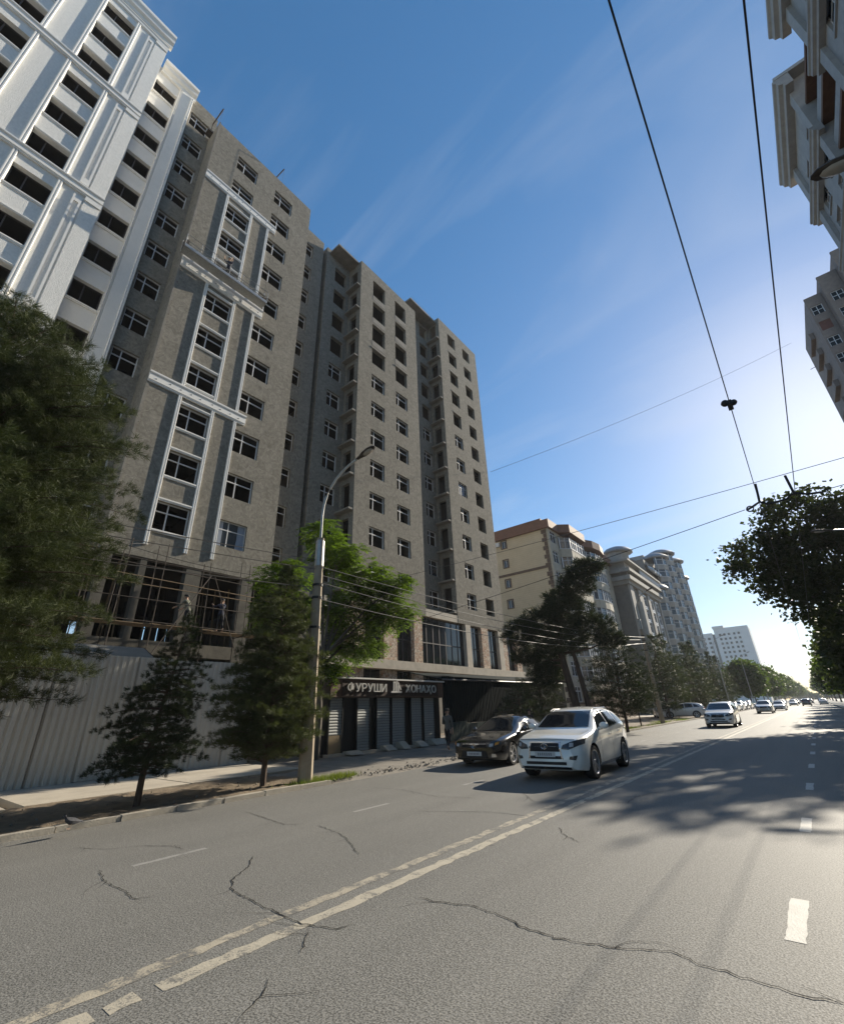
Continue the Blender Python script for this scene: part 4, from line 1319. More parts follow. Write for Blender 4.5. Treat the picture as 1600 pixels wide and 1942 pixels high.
for i in range(22): put(bm_, 'baluster', og, (OX + 1.0, 95.5 + i * .7, 25.21))
MB().prism([(OX + 2.0 * math.cos(a) - 1.2, 90.4 + 2.4 * math.sin(a)) for a in np.linspace(0, 6.28, 14)[:-1]], 26.96, 29.2).build('corner_turret', GREYLT, og)
MB().lathe([(0, -.05), (2.9, -.05), (2.95, .2), (2.2, .9), (1.0, 1.35), (0, 1.5)], 14, (OX - 1.2, 90.4, 29.2)).build('turret_hat', ROOFGR, og, True)
# white portico at its foot
MB().box(OX, 92, 4.2, OX + 2.2, 112, 5.19).build('portico_beam', FRAME_W, og)
for i in range(7): MB().tube([(OX + 1.9, 92.6 + i * 3, 0), (OX + 1.9, 92.6 + i * 3, 4.19)], .22, 8).build('portico_column', GREYLT, og, True)
MB().box(OX - .3, 90, 0, OX + .05, 111, 4.18).build('shop_fronts', CREAM_B, og)
SIGN_R = M('dark_red_signs', (.16, .07, .05), (.11, .05, .04), amt=1)
for i in range(6): MB().box(OX + .051, 92.9 + 3 * i, 2.3, OX + .12, 95.2 + 3 * i, 3.1).build('shop_sign', SIGN_R if i % 2 else FRAME_W, og)

ot = thing('terraced_tower_building', 'tall grey apartment building with stacked round bays and flared roof hats', 'building', (-28, 132, 0), worldframe=True)
MB().box(-40, 111.2, 0, OX - 1, 152, 33).build('core', GREYST, ot)
MB().box(-40, 120, 33.01, OX - 2.5, 148, 36.5).build('penthouse', GREYLT, ot)
zt = [4 + 3.1 * k for k in range(10)]


def round_bay(y, r, x, top, zs):
    pl = [(x + r * .9 * math.cos(a), y + r * math.sin(a)) for a in np.linspace(-1.25, 1.25, 5)]
    bay(ot, pl, zs, 1.2, 1.9, GREYLT, FRAME_W, 1.9)
    MB().lathe([(0, -.05), (r * 1.12, -.05), (r * 1.15, .25), (r * .9, .9), (r * .5, 1.5), (0, 1.7)], 14, (x, y, top)).build('roof_hat', ROOFGR, ot, True)


round_bay(114.5, 2.4, OX - .6, zt[-3] + .2, zt[:-3])
round_bay(122, 3.0, OX - .6, zt[-1] + 3.2, zt)
round_bay(131, 3.2, OX - .6, zt[-1] + 6.4, zt + [zt[-1] + 3.1])
round_bay(141, 3.4, OX - .6, zt[-1] + 6.4, zt + [zt[-1] + 3.1])
round_bay(149.5, 2.6, OX - .6, zt[-1] + 3.3, zt)
# undulating pale roof ribbons over the lower end
for q in range(4):
    top = []; n = 60
    for i in range(n + 1):
        y = 111.5 + 16 * i / n
        top.append((OX + .6 - q * 1.1, y, 30.2 + q * .95 + .35 * math.sin(i * .75 + q)))
    vs = top + [(x - 1.0, y, z + .75) for x, y, z in top] + [(x, y, z - .35) for x, y, z in top] + [(x - 1, y, z + .4) for x, y, z in top]
    m = n + 1
    fs = []
    for i in range(n): fs += [(i, i + 1, m + i + 1, m + i), (2 * m + i, 3 * m + i, 3 * m + i + 1, 2 * m + i + 1), (i, 2 * m + i, 2 * m + i + 1, i + 1)]
    MB().add(vs, fs).build('roof_ribbon', WHITE_SM if q % 2 == 0 else ROOFGR, ot)
for i in range(3): MB().tube([(-30, 107 + .9 * i, 26.9), (-30, 107 + .9 * i, 33.5 + .3 * i)], .08, 5).build('antenna', STEEL, ot)

wt = thing('white_tower_block', 'far white tower block with rows of small square windows', 'building', (-34, 396, 0), worldframe=True)
FARW = M('far_white_render', (.62, .63, .62), (.56, .57, .56), scale=.2, amt=1)
th_ = []
for r in range(14):
    z = 46.2 - 3.05 * r
    for c in range(5): th_.append((-42.0 + c * 2.75 + (.4 if c > 2 else 0), -40.5 + c * 2.75 + (.4 if c > 2 else 0), z - 1.6, z))
wall(MB(), FYn(390), -44.5, -23.5, 0, 50, th_, .5).build('front_wall', FARW, wt)
MB().box(-44.4, 391, 0, -23.6, 408, 49.8).build('core', FARW, wt)
MB().box(-45, 389.4, 50.01, -38, 400, 51.6).build('roof_house', FARW, wt)
pm = pane_mesh(1.5, 1.6, 'yn', CAR_GLASS)
for h in th_: put(pm, 'window', wt, (h[0], 390.3, h[2]))
wl = []
for r in range(13):
    z = 44.5 - 3.05 * r
    wl += [(-56.5 + c * 3.4, -54.6 + c * 3.4, z - 1.7, z) for c in range(3)]
wall(MB(), FYn(392), -58, -46.2, 0, 47.5, wl, .5).build('wing_wall', FARW, wt)
for h in wl: put(pane_mesh(1.9, 1.7, 'yn', CAR_GLASS), 'window', wt, (h[0], 392.3, h[2]))
MB().box(-58, 392.6, 0, -46.2, 408, 47.4).build('wing_core', FARW, wt)
MB().box(-46.19, 393, 0, -44.51, 400, 46.5).build('stair_link', WIN_GLASS, wt)

# ================================================================ right side: stepped classical block and the block beside the sun
RX = 13.0
DK = M('grey_stone_render', (.40, .385, .36), (.31, .30, .285), scale=1.4, amt=1, dirt=.25)
CEIL = M('brown_soffit', (.20, .115, .07), (.15, .085, .055), amt=1)
rb = thing('classical_apartment_block', 'pale grey apartment block with stepped cornices and deep loggias on the right pavement', 'building', (16, 20, 0), worldframe=True)
RT = [45.4 - 3.2 * k for k in range(13)]


def rprof(p, z0, h):
    return [(RX, z0), (RX - p * .5, z0), (RX - p * .55, z0 + h * .3), (RX - p * .8, z0 + h * .4), (RX - p * .85, z0 + h * .7), (RX - p, z0 + h * .8), (RX - p, z0 + h), (RX, z0 + h)]


def rblock(y0, y1, cols, ztop):
    hs = []
    for c in cols:
        for t in RT:
            if t < ztop - 1 and t > 3: hs.append((c[0], c[1], t - 2.0, t))
    wall(MB(), FXn(RX), y0, y1, 0, ztop, hs, .4).build('front_wall', DK, rb)
    for h in hs:
        o = put(frame_mesh(h[1] - h[0], 2.0, 'xn', FRAME_W, (.5,), (.35,), .08), 'window', rb, (RX + .2, h[0], h[2]))
        put2(pane_mesh(h[1] - h[0], 2.0, 'xn', CAR_GLASS), 'pane', o, (.03, 0, 0))
        MB().box(RX - .12, h[0] - .1, h[2] - .18, RX, h[1] + .1, h[2] - .004).build('sill', DK, rb)
    wall(MB(), FYn(y0), RX + .402, 30, 0, ztop, (), .4).build('side_wall', DK, rb)
    wall(MB(), FYp(y1), RX + .402, 30, 0, ztop, (), .4).build('side_wall', DK, rb)
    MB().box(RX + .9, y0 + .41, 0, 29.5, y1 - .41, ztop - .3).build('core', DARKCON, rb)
    MB().sweep(rprof(1.1, ztop - 1.3, 1.3), y0 - .9, y1 + 1.1).build('cornice', DK, rb)
    MB().box(RX - .95, y0 - .95, ztop + .001, 30, y1 + 1.15, ztop + .35).build('cornice_cap', DK, rb)
    for z in (41.7, 35.3, 28.9, 19.3, 9.7):
        if z < ztop - 3: MB().sweep(rprof(.75, z, .8), y0 - .5, y1 + .9).build('belt_course', DK, rb)
    for y in (y0, y1 - .9):
        MB().box(RX - .3, y, 0, RX - .002, y + .9, ztop - 1.31).build('pilaster', DK, rb)


rblock(-6, 30, [(2, 4), (7, 9.6), (13, 15.6), (19, 21.6), (25.2, 27.8)], 49.3)
rblock(35.6, 44.0, [(36.9, 38.5), (40.5, 42.4)], 49.3)
wall(MB(), FXn(RX + 2.2), 30.01, 35.59, 0, 46, [(30.6, 35.0, t - 2.3, t) for t in RT if t > 3], .3).build('loggia_wall', DK, rb)
for t in RT:
    MB().box(RX + .1, 30.01, t + .25, RX + 2.19, 35.59, t + .55).build('loggia_ceiling', CEIL, rb)
    MB().box(RX + .1, 30.01, t - 3.0 + .35, RX + .25, 35.59, t - 1.9).build('loggia_parapet', DK, rb)
MB().box(RX + 2.6, 30.01, 0, 29.5, 35.59, 45.8).build('core', DARKCON, rb)

WIN_DARK = M('dull_dark_glass', (.03, .028, .027), (.02, .02, .02), rough=.5)
rs = thing('sunlit_end_block', 'brownish apartment block with a stepped end wall, right against the sun', 'building', (20, 82, 0), worldframe=True)
RSM = M('brown_grey_render', (.27, .22, .19), (.2, .165, .14), scale=1.5, amt=1, dirt=.2)
REDI = M('red_brick_infill', (.2, .1, .075), (.15, .078, .06), scale=6, amt=1)
for x0, x1, y0, zt_, wx in ((15.6, 17.6, 75, 56.8, (15.85, 17.15)), (17.6, 19.8, 73.5, 58.5, (18.1, 19.4)), (19.8, 30, 72, 60.5, (21.0, 22.6))):
    hs = [(wx[0], wx[1], 54.1 - 3.03 * k - .8, 54.1 - 3.03 * k + .85) for k in range(17)]
    wall(MB(), FYn(y0), x0 + .002, x1, 0, zt_, hs, .35).build('end_wall', RSM, rs)
    for k, h in enumerate(hs):
        if x0 < 16 and k % 3 == 1: MB().box(h[0], y0 + .08, h[2], h[1], y0 + .3, h[3]).build('brick_infill', REDI, rs)
        else:
            o = put(frame_mesh(h[1] - h[0], 1.65, 'yn', FRAME_W, (.5,), (.5,), .08), 'window', rs, (h[0], y0 + .12, h[2]))
            put2(pane_mesh(h[1] - h[0], 1.65, 'yn', WIN_DARK), 'pane', o, (0, .035, 0))
    MB().box(x0 + .02, y0 + .36, 0, x1 - .001, 88, zt_ - .3).build('core', RSM, rs)
for k in range(17):
    z = 53 - 3.03 * k
    MB().box(15.05, 79, z - .9, 15.59, 84.0, z + .25).build('balcony', RSM, rs)
MB().tube([(15.62, 87, 52), (14.9, 87.5, 52.1)], .05, 5).build('bracket', STEEL, rs)

# ================================================================ trees
NEEDLE_C = leaf_mat('lit_olive_spruce_needles', (.04, .05, .024), (.1, .112, .055), .22)  # paler tone puts the sunlight on this spruce into the colour
def needle_cloud(C, D, ln, n_per, spread, w):
    """sprays of thin needles: centres C, leading directions D"""
    N = len(C)
    d = np.repeat(D, n_per, 0) + nr.normal(0, spread, (N * n_per, 3))
    d /= np.linalg.norm(d, axis=1, keepdims=True) + 1e-9
    b = np.repeat(C, n_per, 0) + nr.normal(0, ln * .22, (N * n_per, 3))
    L = ln * nr.uniform(.6, 1.15, (N * n_per, 1))
    s = np.cross(d, nr.normal(0, 1, d.shape)); s /= np.linalg.norm(s, axis=1, keepdims=True) + 1e-9
    V = np.stack([b - s * w, b + s * w, b + d * L], 1).reshape(-1, 3)
    return V, np.arange(len(V)).reshape(-1, 3)


def conifer(name, label, loc, prof, trunk_r, mat, lean=(0, 0), gap=.2, per=7, needle=.13, n_per=12, w=.006, droop=-.12, rise=.25, spread=.55, tuft=.17, bark=None, trunk_pts=None, group=None, irregular=.3, cat='tree', zmax=None, nomask=None):
    t = thing(name, label, cat, loc, 0, group)
    zs_, rs_ = [p[0] for p in prof], [p[1] for p in prof]
    H = zmax or zs_[-1]
    if trunk_pts is None:
        trunk_pts = [(lean[0] * (z / H) ** 1.5 + nr.normal(0, .02), lean[1] * (z / H) ** 1.5 + nr.normal(0, .02), z) for z in np.linspace(0, H * .97, 9)]
    tp = np.array(trunk_pts, float)
    tp[0, 2] = -.12
    radii = [max(.012, trunk_r * (1 - .93 * i / (len(tp) - 1))) for i in range(len(tp))]
    MB().tube([tuple(p) for p in tp], radii, 8).build('trunk', bark or BARK, t, True)
    axis = lambda z: np.array([np.interp(z, tp[:, 2], tp[:, 0]), np.interp(z, tp[:, 2], tp[:, 1]), z])
    Cs, Ds, wood = [], [], MB()
    z = zs_[0]
    az0 = nr.uniform(0, 6.28)
    while z < H:
        R0 = np.interp(z, zs_, rs_)
        nb = max(3, int(per * (.55 + .45 * R0 / max(rs_))))
        for k in range(nb):
            az = az0 + 6.283 * k / nb + nr.normal(0, .3)
            L = R0 * nr.uniform(1 - irregular, 1 + irregular * .55)
            if L < .08: L = .08
            if nomask and nr.rand() < nomask: continue
            out = np.array([math.cos(az), math.sin(az), 0]); sd = np.array([-out[1], out[0], 0])
            a0 = axis(z + nr.uniform(-gap * .4, gap * .4))
            P = lambda s: a0 + out * L * s + np.array([0, 0, L * (rise * s + droop * 2 * s * s)])
            if L > .35: wood.tube([tuple(P(s)) for s in (0, .35, .7, .97)], [trunk_r * .16 + .004 * L, .009 + .003 * L, .006 + .002 * L, .003], 4, False)
            ns = max(2, int(L / (tuft * .9)))
            for s in np.linspace(.22, 1, ns):
                tl = .42 * L * (1.12 - s) + .06
                for sg in (-1, 1, 0):
                    if sg == 0:
                        if s > .9:
                            Cs.append(P(s)); Ds.append(out + np.array([0, 0, .35]))
                        continue
                    dv = out * .75 + sd * sg + np.array([0, 0, nr.normal(.1, .22)])
                    dv /= np.linalg.norm(dv)
                    m = max(1, int(tl / tuft))
                    for j in range(m):
                        Cs.append(P(s) + dv * tl * (j + nr.uniform(.3, 1)) / m + nr.normal(0, .03, 3)); Ds.append(dv + np.array([0, 0, .28]))
        az0 += 1.1
        z += gap * nr.uniform(.75, 1.25)
    top = axis(H * .97)
    for j in range(5): Cs.append(top + np.array([0, 0, .1 * j - .2])); Ds.append(np.array([nr.normal(0, .3), nr.normal(0, .3), 1]))
    Cs, Ds = np.array(Cs), np.array(Ds)
    V, T = needle_cloud(Cs, Ds, needle, n_per, spread, w)
    put(fast_mesh('crown', V, T, mat), 'crown', t)
    if wood.v:
        o = wood.build('branches', bark or BARK, t); o['kind'] = 'stuff'
    return t, len(T)


def leaf_cloud(C, n_per, r, size, aspect=.6, flat=.5, drop=.0):
    N = len(C) * n_per
    p = np.repeat(C, n_per, 0) + nr.normal(0, r * .55, (N, 3)) * np.array([1, 1, .7])
    nrm = nr.normal(0, 1, (N, 3)) + np.array([0, 0, flat * 2]); nrm /= np.linalg.norm(nrm, axis=1, keepdims=True)
    u = np.cross(nrm, nr.normal(0, 1, (N, 3))); u /= np.linalg.norm(u, axis=1, keepdims=True)
    u[:, 2] -= drop; u /= np.linalg.norm(u, axis=1, keepdims=True)
    v = np.cross(nrm, u)
    s = size * nr.uniform(.6, 1.25, (N, 1))
    V = np.stack([p - u * s * .5, p + v * s * aspect * .5, p + u * s * .5, p - v * s * aspect * .5], 1).reshape(-1, 3)
    return V, np.arange(len(V)).reshape(-1, 4)


def broadleaf(name, label, loc, trunk, blobs, mat, n_cl, n_per, size, r=.4, aspect=.6, bark=None, trunk_r=.2, shell=.55, group=None, drop=0, keep=1.0):
    """trunk: local points; blobs: local ellipsoids (x, y, z, rx, ry, rz) that the foliage fills towards their skin"""
    t = thing(name, label, 'tree', loc, 0, group)
    MB().tube(trunk, [trunk_r * (1 - .55 * i / (len(trunk) - 1)) for i in range(len(trunk))], 8).build('trunk', bark or BARK_G, t, True)
    top = Vector(trunk[-1]); wood = MB()
    vol = np.array([b[3] * b[4] * b[5] for b in blobs]) ** .75; vol /= vol.sum()
    Cs = []
    for b, f in zip(blobs, vol):
        n = int(n_cl * f)
        d = nr.normal(0, 1, (n, 3)); d /= np.linalg.norm(d, axis=1, keepdims=True)
        rr = shell + (1 - shell) * nr.uniform(0, 1, (n, 1)) ** .7
        q = np.array(b[:3]) + d * rr * np.array(b[3:])
        ph = np.sin(q[:, 0] * 2.1 + b[0]) * np.sin(q[:, 1] * 2.3 + 1) * np.sin(q[:, 2] * 2.7 + b[2])
        q = q[(ph > -.25) | (nr.rand(n) < keep * .5)]
        Cs.append(q)
        c = Vector(b[:3])
        st = Vector(trunk[-2]).lerp(top, nr.uniform(.2, 1))
        mid = st.lerp(c, .55) + Vector((0, 0, -.1 * (c - st).length))
        wood.tube([st, mid, c], [trunk_r * .35, trunk_r * .22, trunk_r * .06], 5, False)
        for j in range(5):
            if not len(q): break
            e = Vector(q[nr.randint(len(q))])
            wood.tube([mid.lerp(c, .5), e], [trunk_r * .12, .01], 4, False)
    Cs = np.concatenate(Cs)
    V, T = leaf_cloud(Cs, n_per, r, size, aspect, .4, drop)
    put(fast_mesh('crown', V, T, mat), 'crown', t)
    o = wood.build('branches', bark or BARK_G, t); o['kind'] = 'stuff'
    return t


# the big pine at the left edge
conifer('pine_tree', 'big shaggy pine with long needles in front of the white clad block', (-12.1, .05, .08),
        [(1.3, 2.0), (1.9, 2.7), (3, 2.95), (5, 2.95), (7, 2.8), (8.4, 2.3), (9.6, 1.4), (10.7, .35)], .2, NEEDLE, gap=.24, per=12, needle=.15, n_per=40, w=.0045, rise=.34, droop=-.13, spread=.62, tuft=.2, irregular=.36)
bx_, by_, _ = at(260, 1527, z=gz0)
conifer('spruce_tree', 'small dark spruce standing in the earth verge before the corrugated fence', (bx_, by_, .08),
        [(.6, .75), (.95, 1.0), (1.6, .95), (2.4, .72), (3.1, .48), (3.7, .2), (3.95, .1)], .075, NEEDLE_D, lean=(.15, .35), gap=.16, per=8, needle=.085, n_per=40, w=.0042, rise=.16, droop=-.12, spread=.55, tuft=.13, irregular=.5)
bx_, by_, _ = at(498, 1489, z=gz0)
conifer('spruce_tree', 'bushy olive spruce between the corrugated fence end and the concrete lamp post', (bx_, by_, .08),
        [(.5, 1.0), (1.0, 1.35), (2.0, 1.35), (3.2, 1.1), (4.3, .75), (5.2, .35), (5.75, .1)], .08, NEEDLE_C, lean=(.1, .1), gap=.17, per=9, needle=.125, n_per=32, w=.0048, rise=.5, droop=-.16, spread=.45, tuft=.15, irregular=.42)
# fresh green tree beside the shop: sprays of long feathered leaves
lt = thing('leafy_tree', 'fresh green leafy tree rising behind the concrete lamp post', 'tree', (-16.4, 13.0, .05))
MB().tube([(0, 0, -.1), (.05, .05, 1.5), (-.1, .1, 2.8), (0, .2, 4.0)], [.17, .15, .13, .1], 8).build('trunk', BARK_G, lt, True)
wood = MB(); FC, FD = [], []
for (cx, cy, cz, rx, rz) in ((-2.6, -.6, 7.9, 1.3, 1.1), (-.7, .3, 10.1, .95, .8), (.3, .4, 8.8, 1.25, .9), (.3, 2.2, 7.9, 1.45, 1.0), (.9, 3.3, 6.3, 1.5, .85), (-.2, 1.2, 6.2, 1.45, .9), (-.5, 2.4, 4.8, 1.5, .75), (-1.9, -.2, 6.2, 1.3, .8), (.3, .1, 3.7, .9, .5), (-3.2, -.8, 6.6, .9, .7), (1.4, 3.4, 7.6, .95, .6)):
    c = np.array([cx, cy, cz])
    st = Vector((nr.uniform(-.1, .1), .15, min(4.0, cz - 1.2))); mid = st.lerp(Vector(c), .55) + Vector((0, 0, .25))
    wood.tube([st, mid, tuple(c)], [.075, .05, .02], 5, False)
    n = int(56 * rx * rx)
    for i in range(n):
        d = nr.normal(0, 1, 3); d /= np.linalg.norm(d)
        p = c + d * np.array([rx, rx, rz]) * nr.uniform(.35, 1.0)
        if i % 5 == 0: wood.tube([tuple(c * .6 + np.array(mid) * .4), tuple(p)], [.02, .006], 4, False)
        for q in range(5):
            a = nr.uniform(0, 6.283)
            FC.append(p + nr.normal(0, .06, 3)); FD.append(np.array([math.cos(a), math.sin(a), nr.uniform(-.35, .45)]) + d * .5)
FC, FD = np.array(FC), np.array(FD); FD /= np.linalg.norm(FD, axis=1, keepdims=True)
NL = 6
side = np.cross(FD, np.array([0, 0, 1.0])); side /= np.linalg.norm(side, axis=1, keepdims=True) + 1e-6
Vq = []
fl_ = nr.uniform(.34, .56, (len(FC), 1))
for k in range(NL * 2 + 1):
    s_ = (k // 2 + 1) / NL if k < NL * 2 else 1.05
    sg = (1 if k % 2 else -1) if k < NL * 2 else 0
    base = FC + FD * fl_ * s_ + np.array([0, 0, -1.0]) * fl_ * .45 * s_ * s_
    dv = FD * (.55 if sg else 1) + side * sg + np.array([0, 0, -.35]) + nr.normal(0, .12, FC.shape)
    dv /= np.linalg.norm(dv, axis=1, keepdims=True)
    wv = np.cross(dv, np.array([0, 0, 1.0]) + nr.normal(0, .25, FC.shape)); wv /= np.linalg.norm(wv, axis=1, keepdims=True) + 1e-6
    L_ = nr.uniform(.11, .18, (len(FC), 1)); W_ = .033
    Vq.append(np.stack([base, base + dv * L_ * .45 + wv * W_, base + dv * L_, base + dv * L_ * .45 - wv * W_], 1))
V = np.concatenate(Vq).reshape(-1, 3)
put(fast_mesh('crown', V, np.arange(len(V)).reshape(-1, 4), LEAF_G), 'crown', lt)
o = wood.build('branches', BARK_G, lt); o['kind'] = 'stuff'
# broad leaning pine beyond the shop and the conifers around it
bx_, by_, _ = at(1107, 1392, z=gz0)
tr = [(0, 0, 0), (-.12, 0, 1.2), (-.35, 0, 2.6), (-.55, 0, 4.0), (-.75, .1, 5.2), (-.7, .1, 6.5), (-.4, 0, 8), (.2, -.1, 9.6), (1.2, -.3, 10.6)]
pt = thing('pine_tree', 'broad dark pine with a leaning bare trunk behind the white car', 'tree', (bx_, by_, .05))
MB().tube(tr, [.3, .27, .25, .23, .2, .16, .12, .08, .04], 8).build('trunk', BARK, pt, True)
MB().tube([(.55, .3, -.1), (.45, .3, 2), (.2, .25, 4.2), (0, .2, 5.6)], [.2, .18, .15, .1], 8).build('second_trunk', BARK, pt, True)
Cs, Ds = [], []
wood = MB()
for (cx, cy, cz, rx, ry, rz, n) in ((-3.4, 0, 6.6, 1.5, 1.6, 1.0, 420), (-1.6, .3, 7.2, 1.8, 1.8, 1.1, 560), (.2, .1, 7.6, 1.7, 1.8, 1.1, 520), (1.3, -.2, 9.3, 1.2, 1.3, .9, 360), (2.2, -.4, 10.2, 1.3, 1.2, .6, 300), (1.6, .2, 6.4, 1.5, 1.5, .8, 360),
                                  (-.6, .2, 5.6, 1.9, 1.6, .8, 420), (-3.3, .2, 5.0, 1.2, 1.2, .6, 240), (-2.0, .3, 3.6, 1.1, 1.1, 1.0, 300), (-1.9, .4, 4.6, 1.0, 1.0, .8, 200), (2.7, .1, 5.4, 1.0, 1.0, .5, 180), (-.3, .4, 8.6, 1.2, 1.2, .8, 260)):
    d = nr.normal(0, 1, (n, 3)); d /= np.linalg.norm(d, axis=1, keepdims=True)
    q = np.array([cx, cy, cz]) + d * np.array([rx, ry, rz]) * nr.uniform(.45, 1.05, (n, 1))
    Cs.append(q); Ds.append(d * np.array([1, 1, .4]) + np.array([0, 0, .5]))
    zt2 = min(9.5, cz - .5); a = Vector((np.interp(zt2, [p[2] for p in tr], [p[0] for p in tr]), 0, zt2))
    wood.tube([a, a.lerp(Vector((cx, cy, cz)), .6) + Vector((0, 0, -.15)), (cx, cy, cz)], [.09, .06, .02], 5, False)
    for j in range(6): wood.tube([(cx, cy, cz), tuple(q[j])], [.03, .008], 4, False)
V, T = needle_cloud(np.concatenate(Cs), np.concatenate(Ds), .3, 20, .6, .016)
put(fast_mesh('crown', V, T, NEEDLE_D), 'crown', pt)
o = wood.build('branches', BARK, pt); o['kind'] = 'stuff'
bx_, by_, _ = at(1190, 1386, z=gz0)
conifer('spruce_tree', 'rounded dark conifer on the verge behind the rear of the white car', (bx_, by_, .05),
        [(.9, 1.5), (1.8, 2.3), (3.2, 2.1), (4.5, 1.5), (5.6, .8), (6.2, .2)], .11, NEEDLE_D, gap=.3, per=9, needle=.26, n_per=12, w=.014, rise=.35, droop=-.12, spread=.5, tuft=.3, irregular=.35)
conifer('spruce_tree', 'low bushy conifer in front of the dark hoarding', (-13.6, 25.5, .05),
        [(.1, 1.0), (.8, 1.4), (1.8, 1.1), (2.6, .6), (3.1, .15)], .09, NEEDLE_B, gap=.25, per=8, needle=.2, n_per=12, w=.011, tuft=.25, irregular=.4)
conifer('spruce_tree', 'bushy conifer rising under the leaning pine', (-14.6, 30.5, .05),
        [(.2, 1.2), (1.2, 1.7), (2.6, 1.4), (3.8, .9), (4.8, .3), (5.2, .1)], .1, NEEDLE_D, gap=.28, per=8, needle=.24, n_per=12, w=.013, tuft=.28, irregular=.4)
conifer('spruce_tree', 'thin young conifer on the verge near the grey concrete post', (-11.5, 41.5, .05),
        [(1.1, .9), (1.8, 1.3), (2.8, 1.0), (3.6, .5), (4.1, .1)], .06, NEEDLE_D, gap=.3, per=7, needle=.22, n_per=11, w=.013, tuft=.3, irregular=.4)
fc = 'conifers on the verge before the terraced building'
for i, (y_, x_, h_) in enumerate(((62, -13.8, 9.5), (70, -14.5, 10.5), (80, -13.8, 10.0), (90, -14.5, 11), (102, -13.8, 10.0), (116, -14.5, 10.5))):
    conifer('conifer_tree', 'full grey-green conifer in the row before the terraced building', (x_, y_, .05),
            [(.9, 1.6), (2.2, 2.6), (h_ * .45, 2.4), (h_ * .7, 1.5), (h_ * .9, .6), (h_, .1)], .14, NEEDLE_B, gap=.5, per=9, needle=.42, n_per=9, w=.03, rise=.3, droop=-.12, spread=.55, tuft=.5, irregular=.35, group=fc)
fl = 'leafy trees far along the left verge'
for i, (y_, x_, h_, r_) in enumerate(((140, -12.5, 11, 4.2), (158, -13, 12, 4.6), (178, -12.5, 12.5, 5), (200, -13, 12, 5), (228, -12.5, 13, 5.4), (262, -13, 13, 5.6), (300, -12.5, 13, 6), (350, -12.5, 13, 6), (410, -12.5, 13, 6.5), (480, -12.5, 13, 7), (560, -12.5, 14, 8))):
    broadleaf('street_tree', 'round leafy street tree far along the left verge', (x_, y_, .05), [(0, 0, -.1), (0, 0, 2), (0, 0, 4)],
              [(nr.uniform(-1, 1), nr.uniform(-1, 1), h_ * .62, r_, r_, h_ * .3), (nr.uniform(-2, 2), nr.uniform(-2, 2), h_ * .8, r_ * .6, r_ * .6, h_ * .2), (nr.uniform(-2, 2), nr.uniform(-2, 2), h_ * .42, r_ * .8, r_ * .8, h_ * .18)],
              LEAF_M, 700, 8, .75, 1.0, .7, trunk_r=.2, group=fl)

# the big plane tree on the right and the row behind it
broadleaf('plane_tree', 'huge dark plane tree reaching over the right half of the street', (6.2, 45, .1),
          [(0, 0, -.1), (-.1, 0, 2), (-.2, 0, 4), (-.3, 0, 6)],
          [(-3.2, -1, 14.2, 3.4, 3.6, 2.6), (-6.8, -1, 12.0, 2.6, 3.0, 2.1), (-5.0, 0, 10.2, 3.2, 3.4, 2.1), (-2.6, 0, 11, 4, 4, 3), (1.5, 0, 13.5, 4.5, 4.5, 3.2), (2.5, 0, 9.5, 5, 4.5, 3), (-3.4, 0, 7.7, 2.9, 3, 1.7), (-1.6, -.5, 6.0, 2.6, 2.8, 1.5), (0, 0, 4.6, 2.4, 2.6, 1.2), (4, 0, 6.5, 3.5, 3.5, 2)],
          LEAF_D, 3600, 13, .34, .55, .75, trunk_r=.42, shell=.35, keep=.35)
rg = 'plane trees in the row along the right pavement'
for i, (y_, x_, s_) in enumerate(((60, 6.5, .95), (74, 6.3, .9), (90, 6.5, .9), (108, 6.4, .95), (130, 6.4, .95), (156, 6.4, 1.0), (188, 6.2, 1.0), (226, 6.2, 1.05), (275, 6.0, 1.1), (335, 6.0, 1.2), (410, 6.0, 1.3), (500, 6, 1.5))):
    broadleaf('plane_tree', ('dark' if i % 2 == 0 else 'lighter green') + ' plane tree in the row along the right pavement', (x_, y_, .1), [(0, 0, -.1), (0, 0, 2), (0, 0, 3.4)],
              [(-1.8 * s_, 0, 9 * s_, 3.2 * s_, 3.6, 2.6 * s_), (-2.6 * s_, 0, 6.4 * s_, 3 * s_, 3.4, 2 * s_), (1.5, 0, 9.5 * s_, 4 * s_, 4, 3 * s_), (.5, 0, 4.8 * s_, 3.6 * s_, 3.4, 1.7 * s_), (-2.0, 0, 3.9 * s_, 2.2, 2.2, 1.1)],
              LEAF_D if i % 2 == 0 else LEAF_M, 1500 if i < 4 else 800, 9, .5 if i < 4 else .8, .8, .7, trunk_r=.3, group=rg)


# ================================================================ cars
def smooth_interp(tab, ys, win=.07):
    x = np.array([p[0] for p in tab]); v = np.array([p[1] for p in tab])
    acc = np.zeros_like(ys)
    for o, w in ((-1, .2), (-.5, .2), (0, .2), (.5, .2), (1, .2)): acc += w * np.interp(np.clip(ys + o * win, x[0], x[-1]), x, v)
    return acc


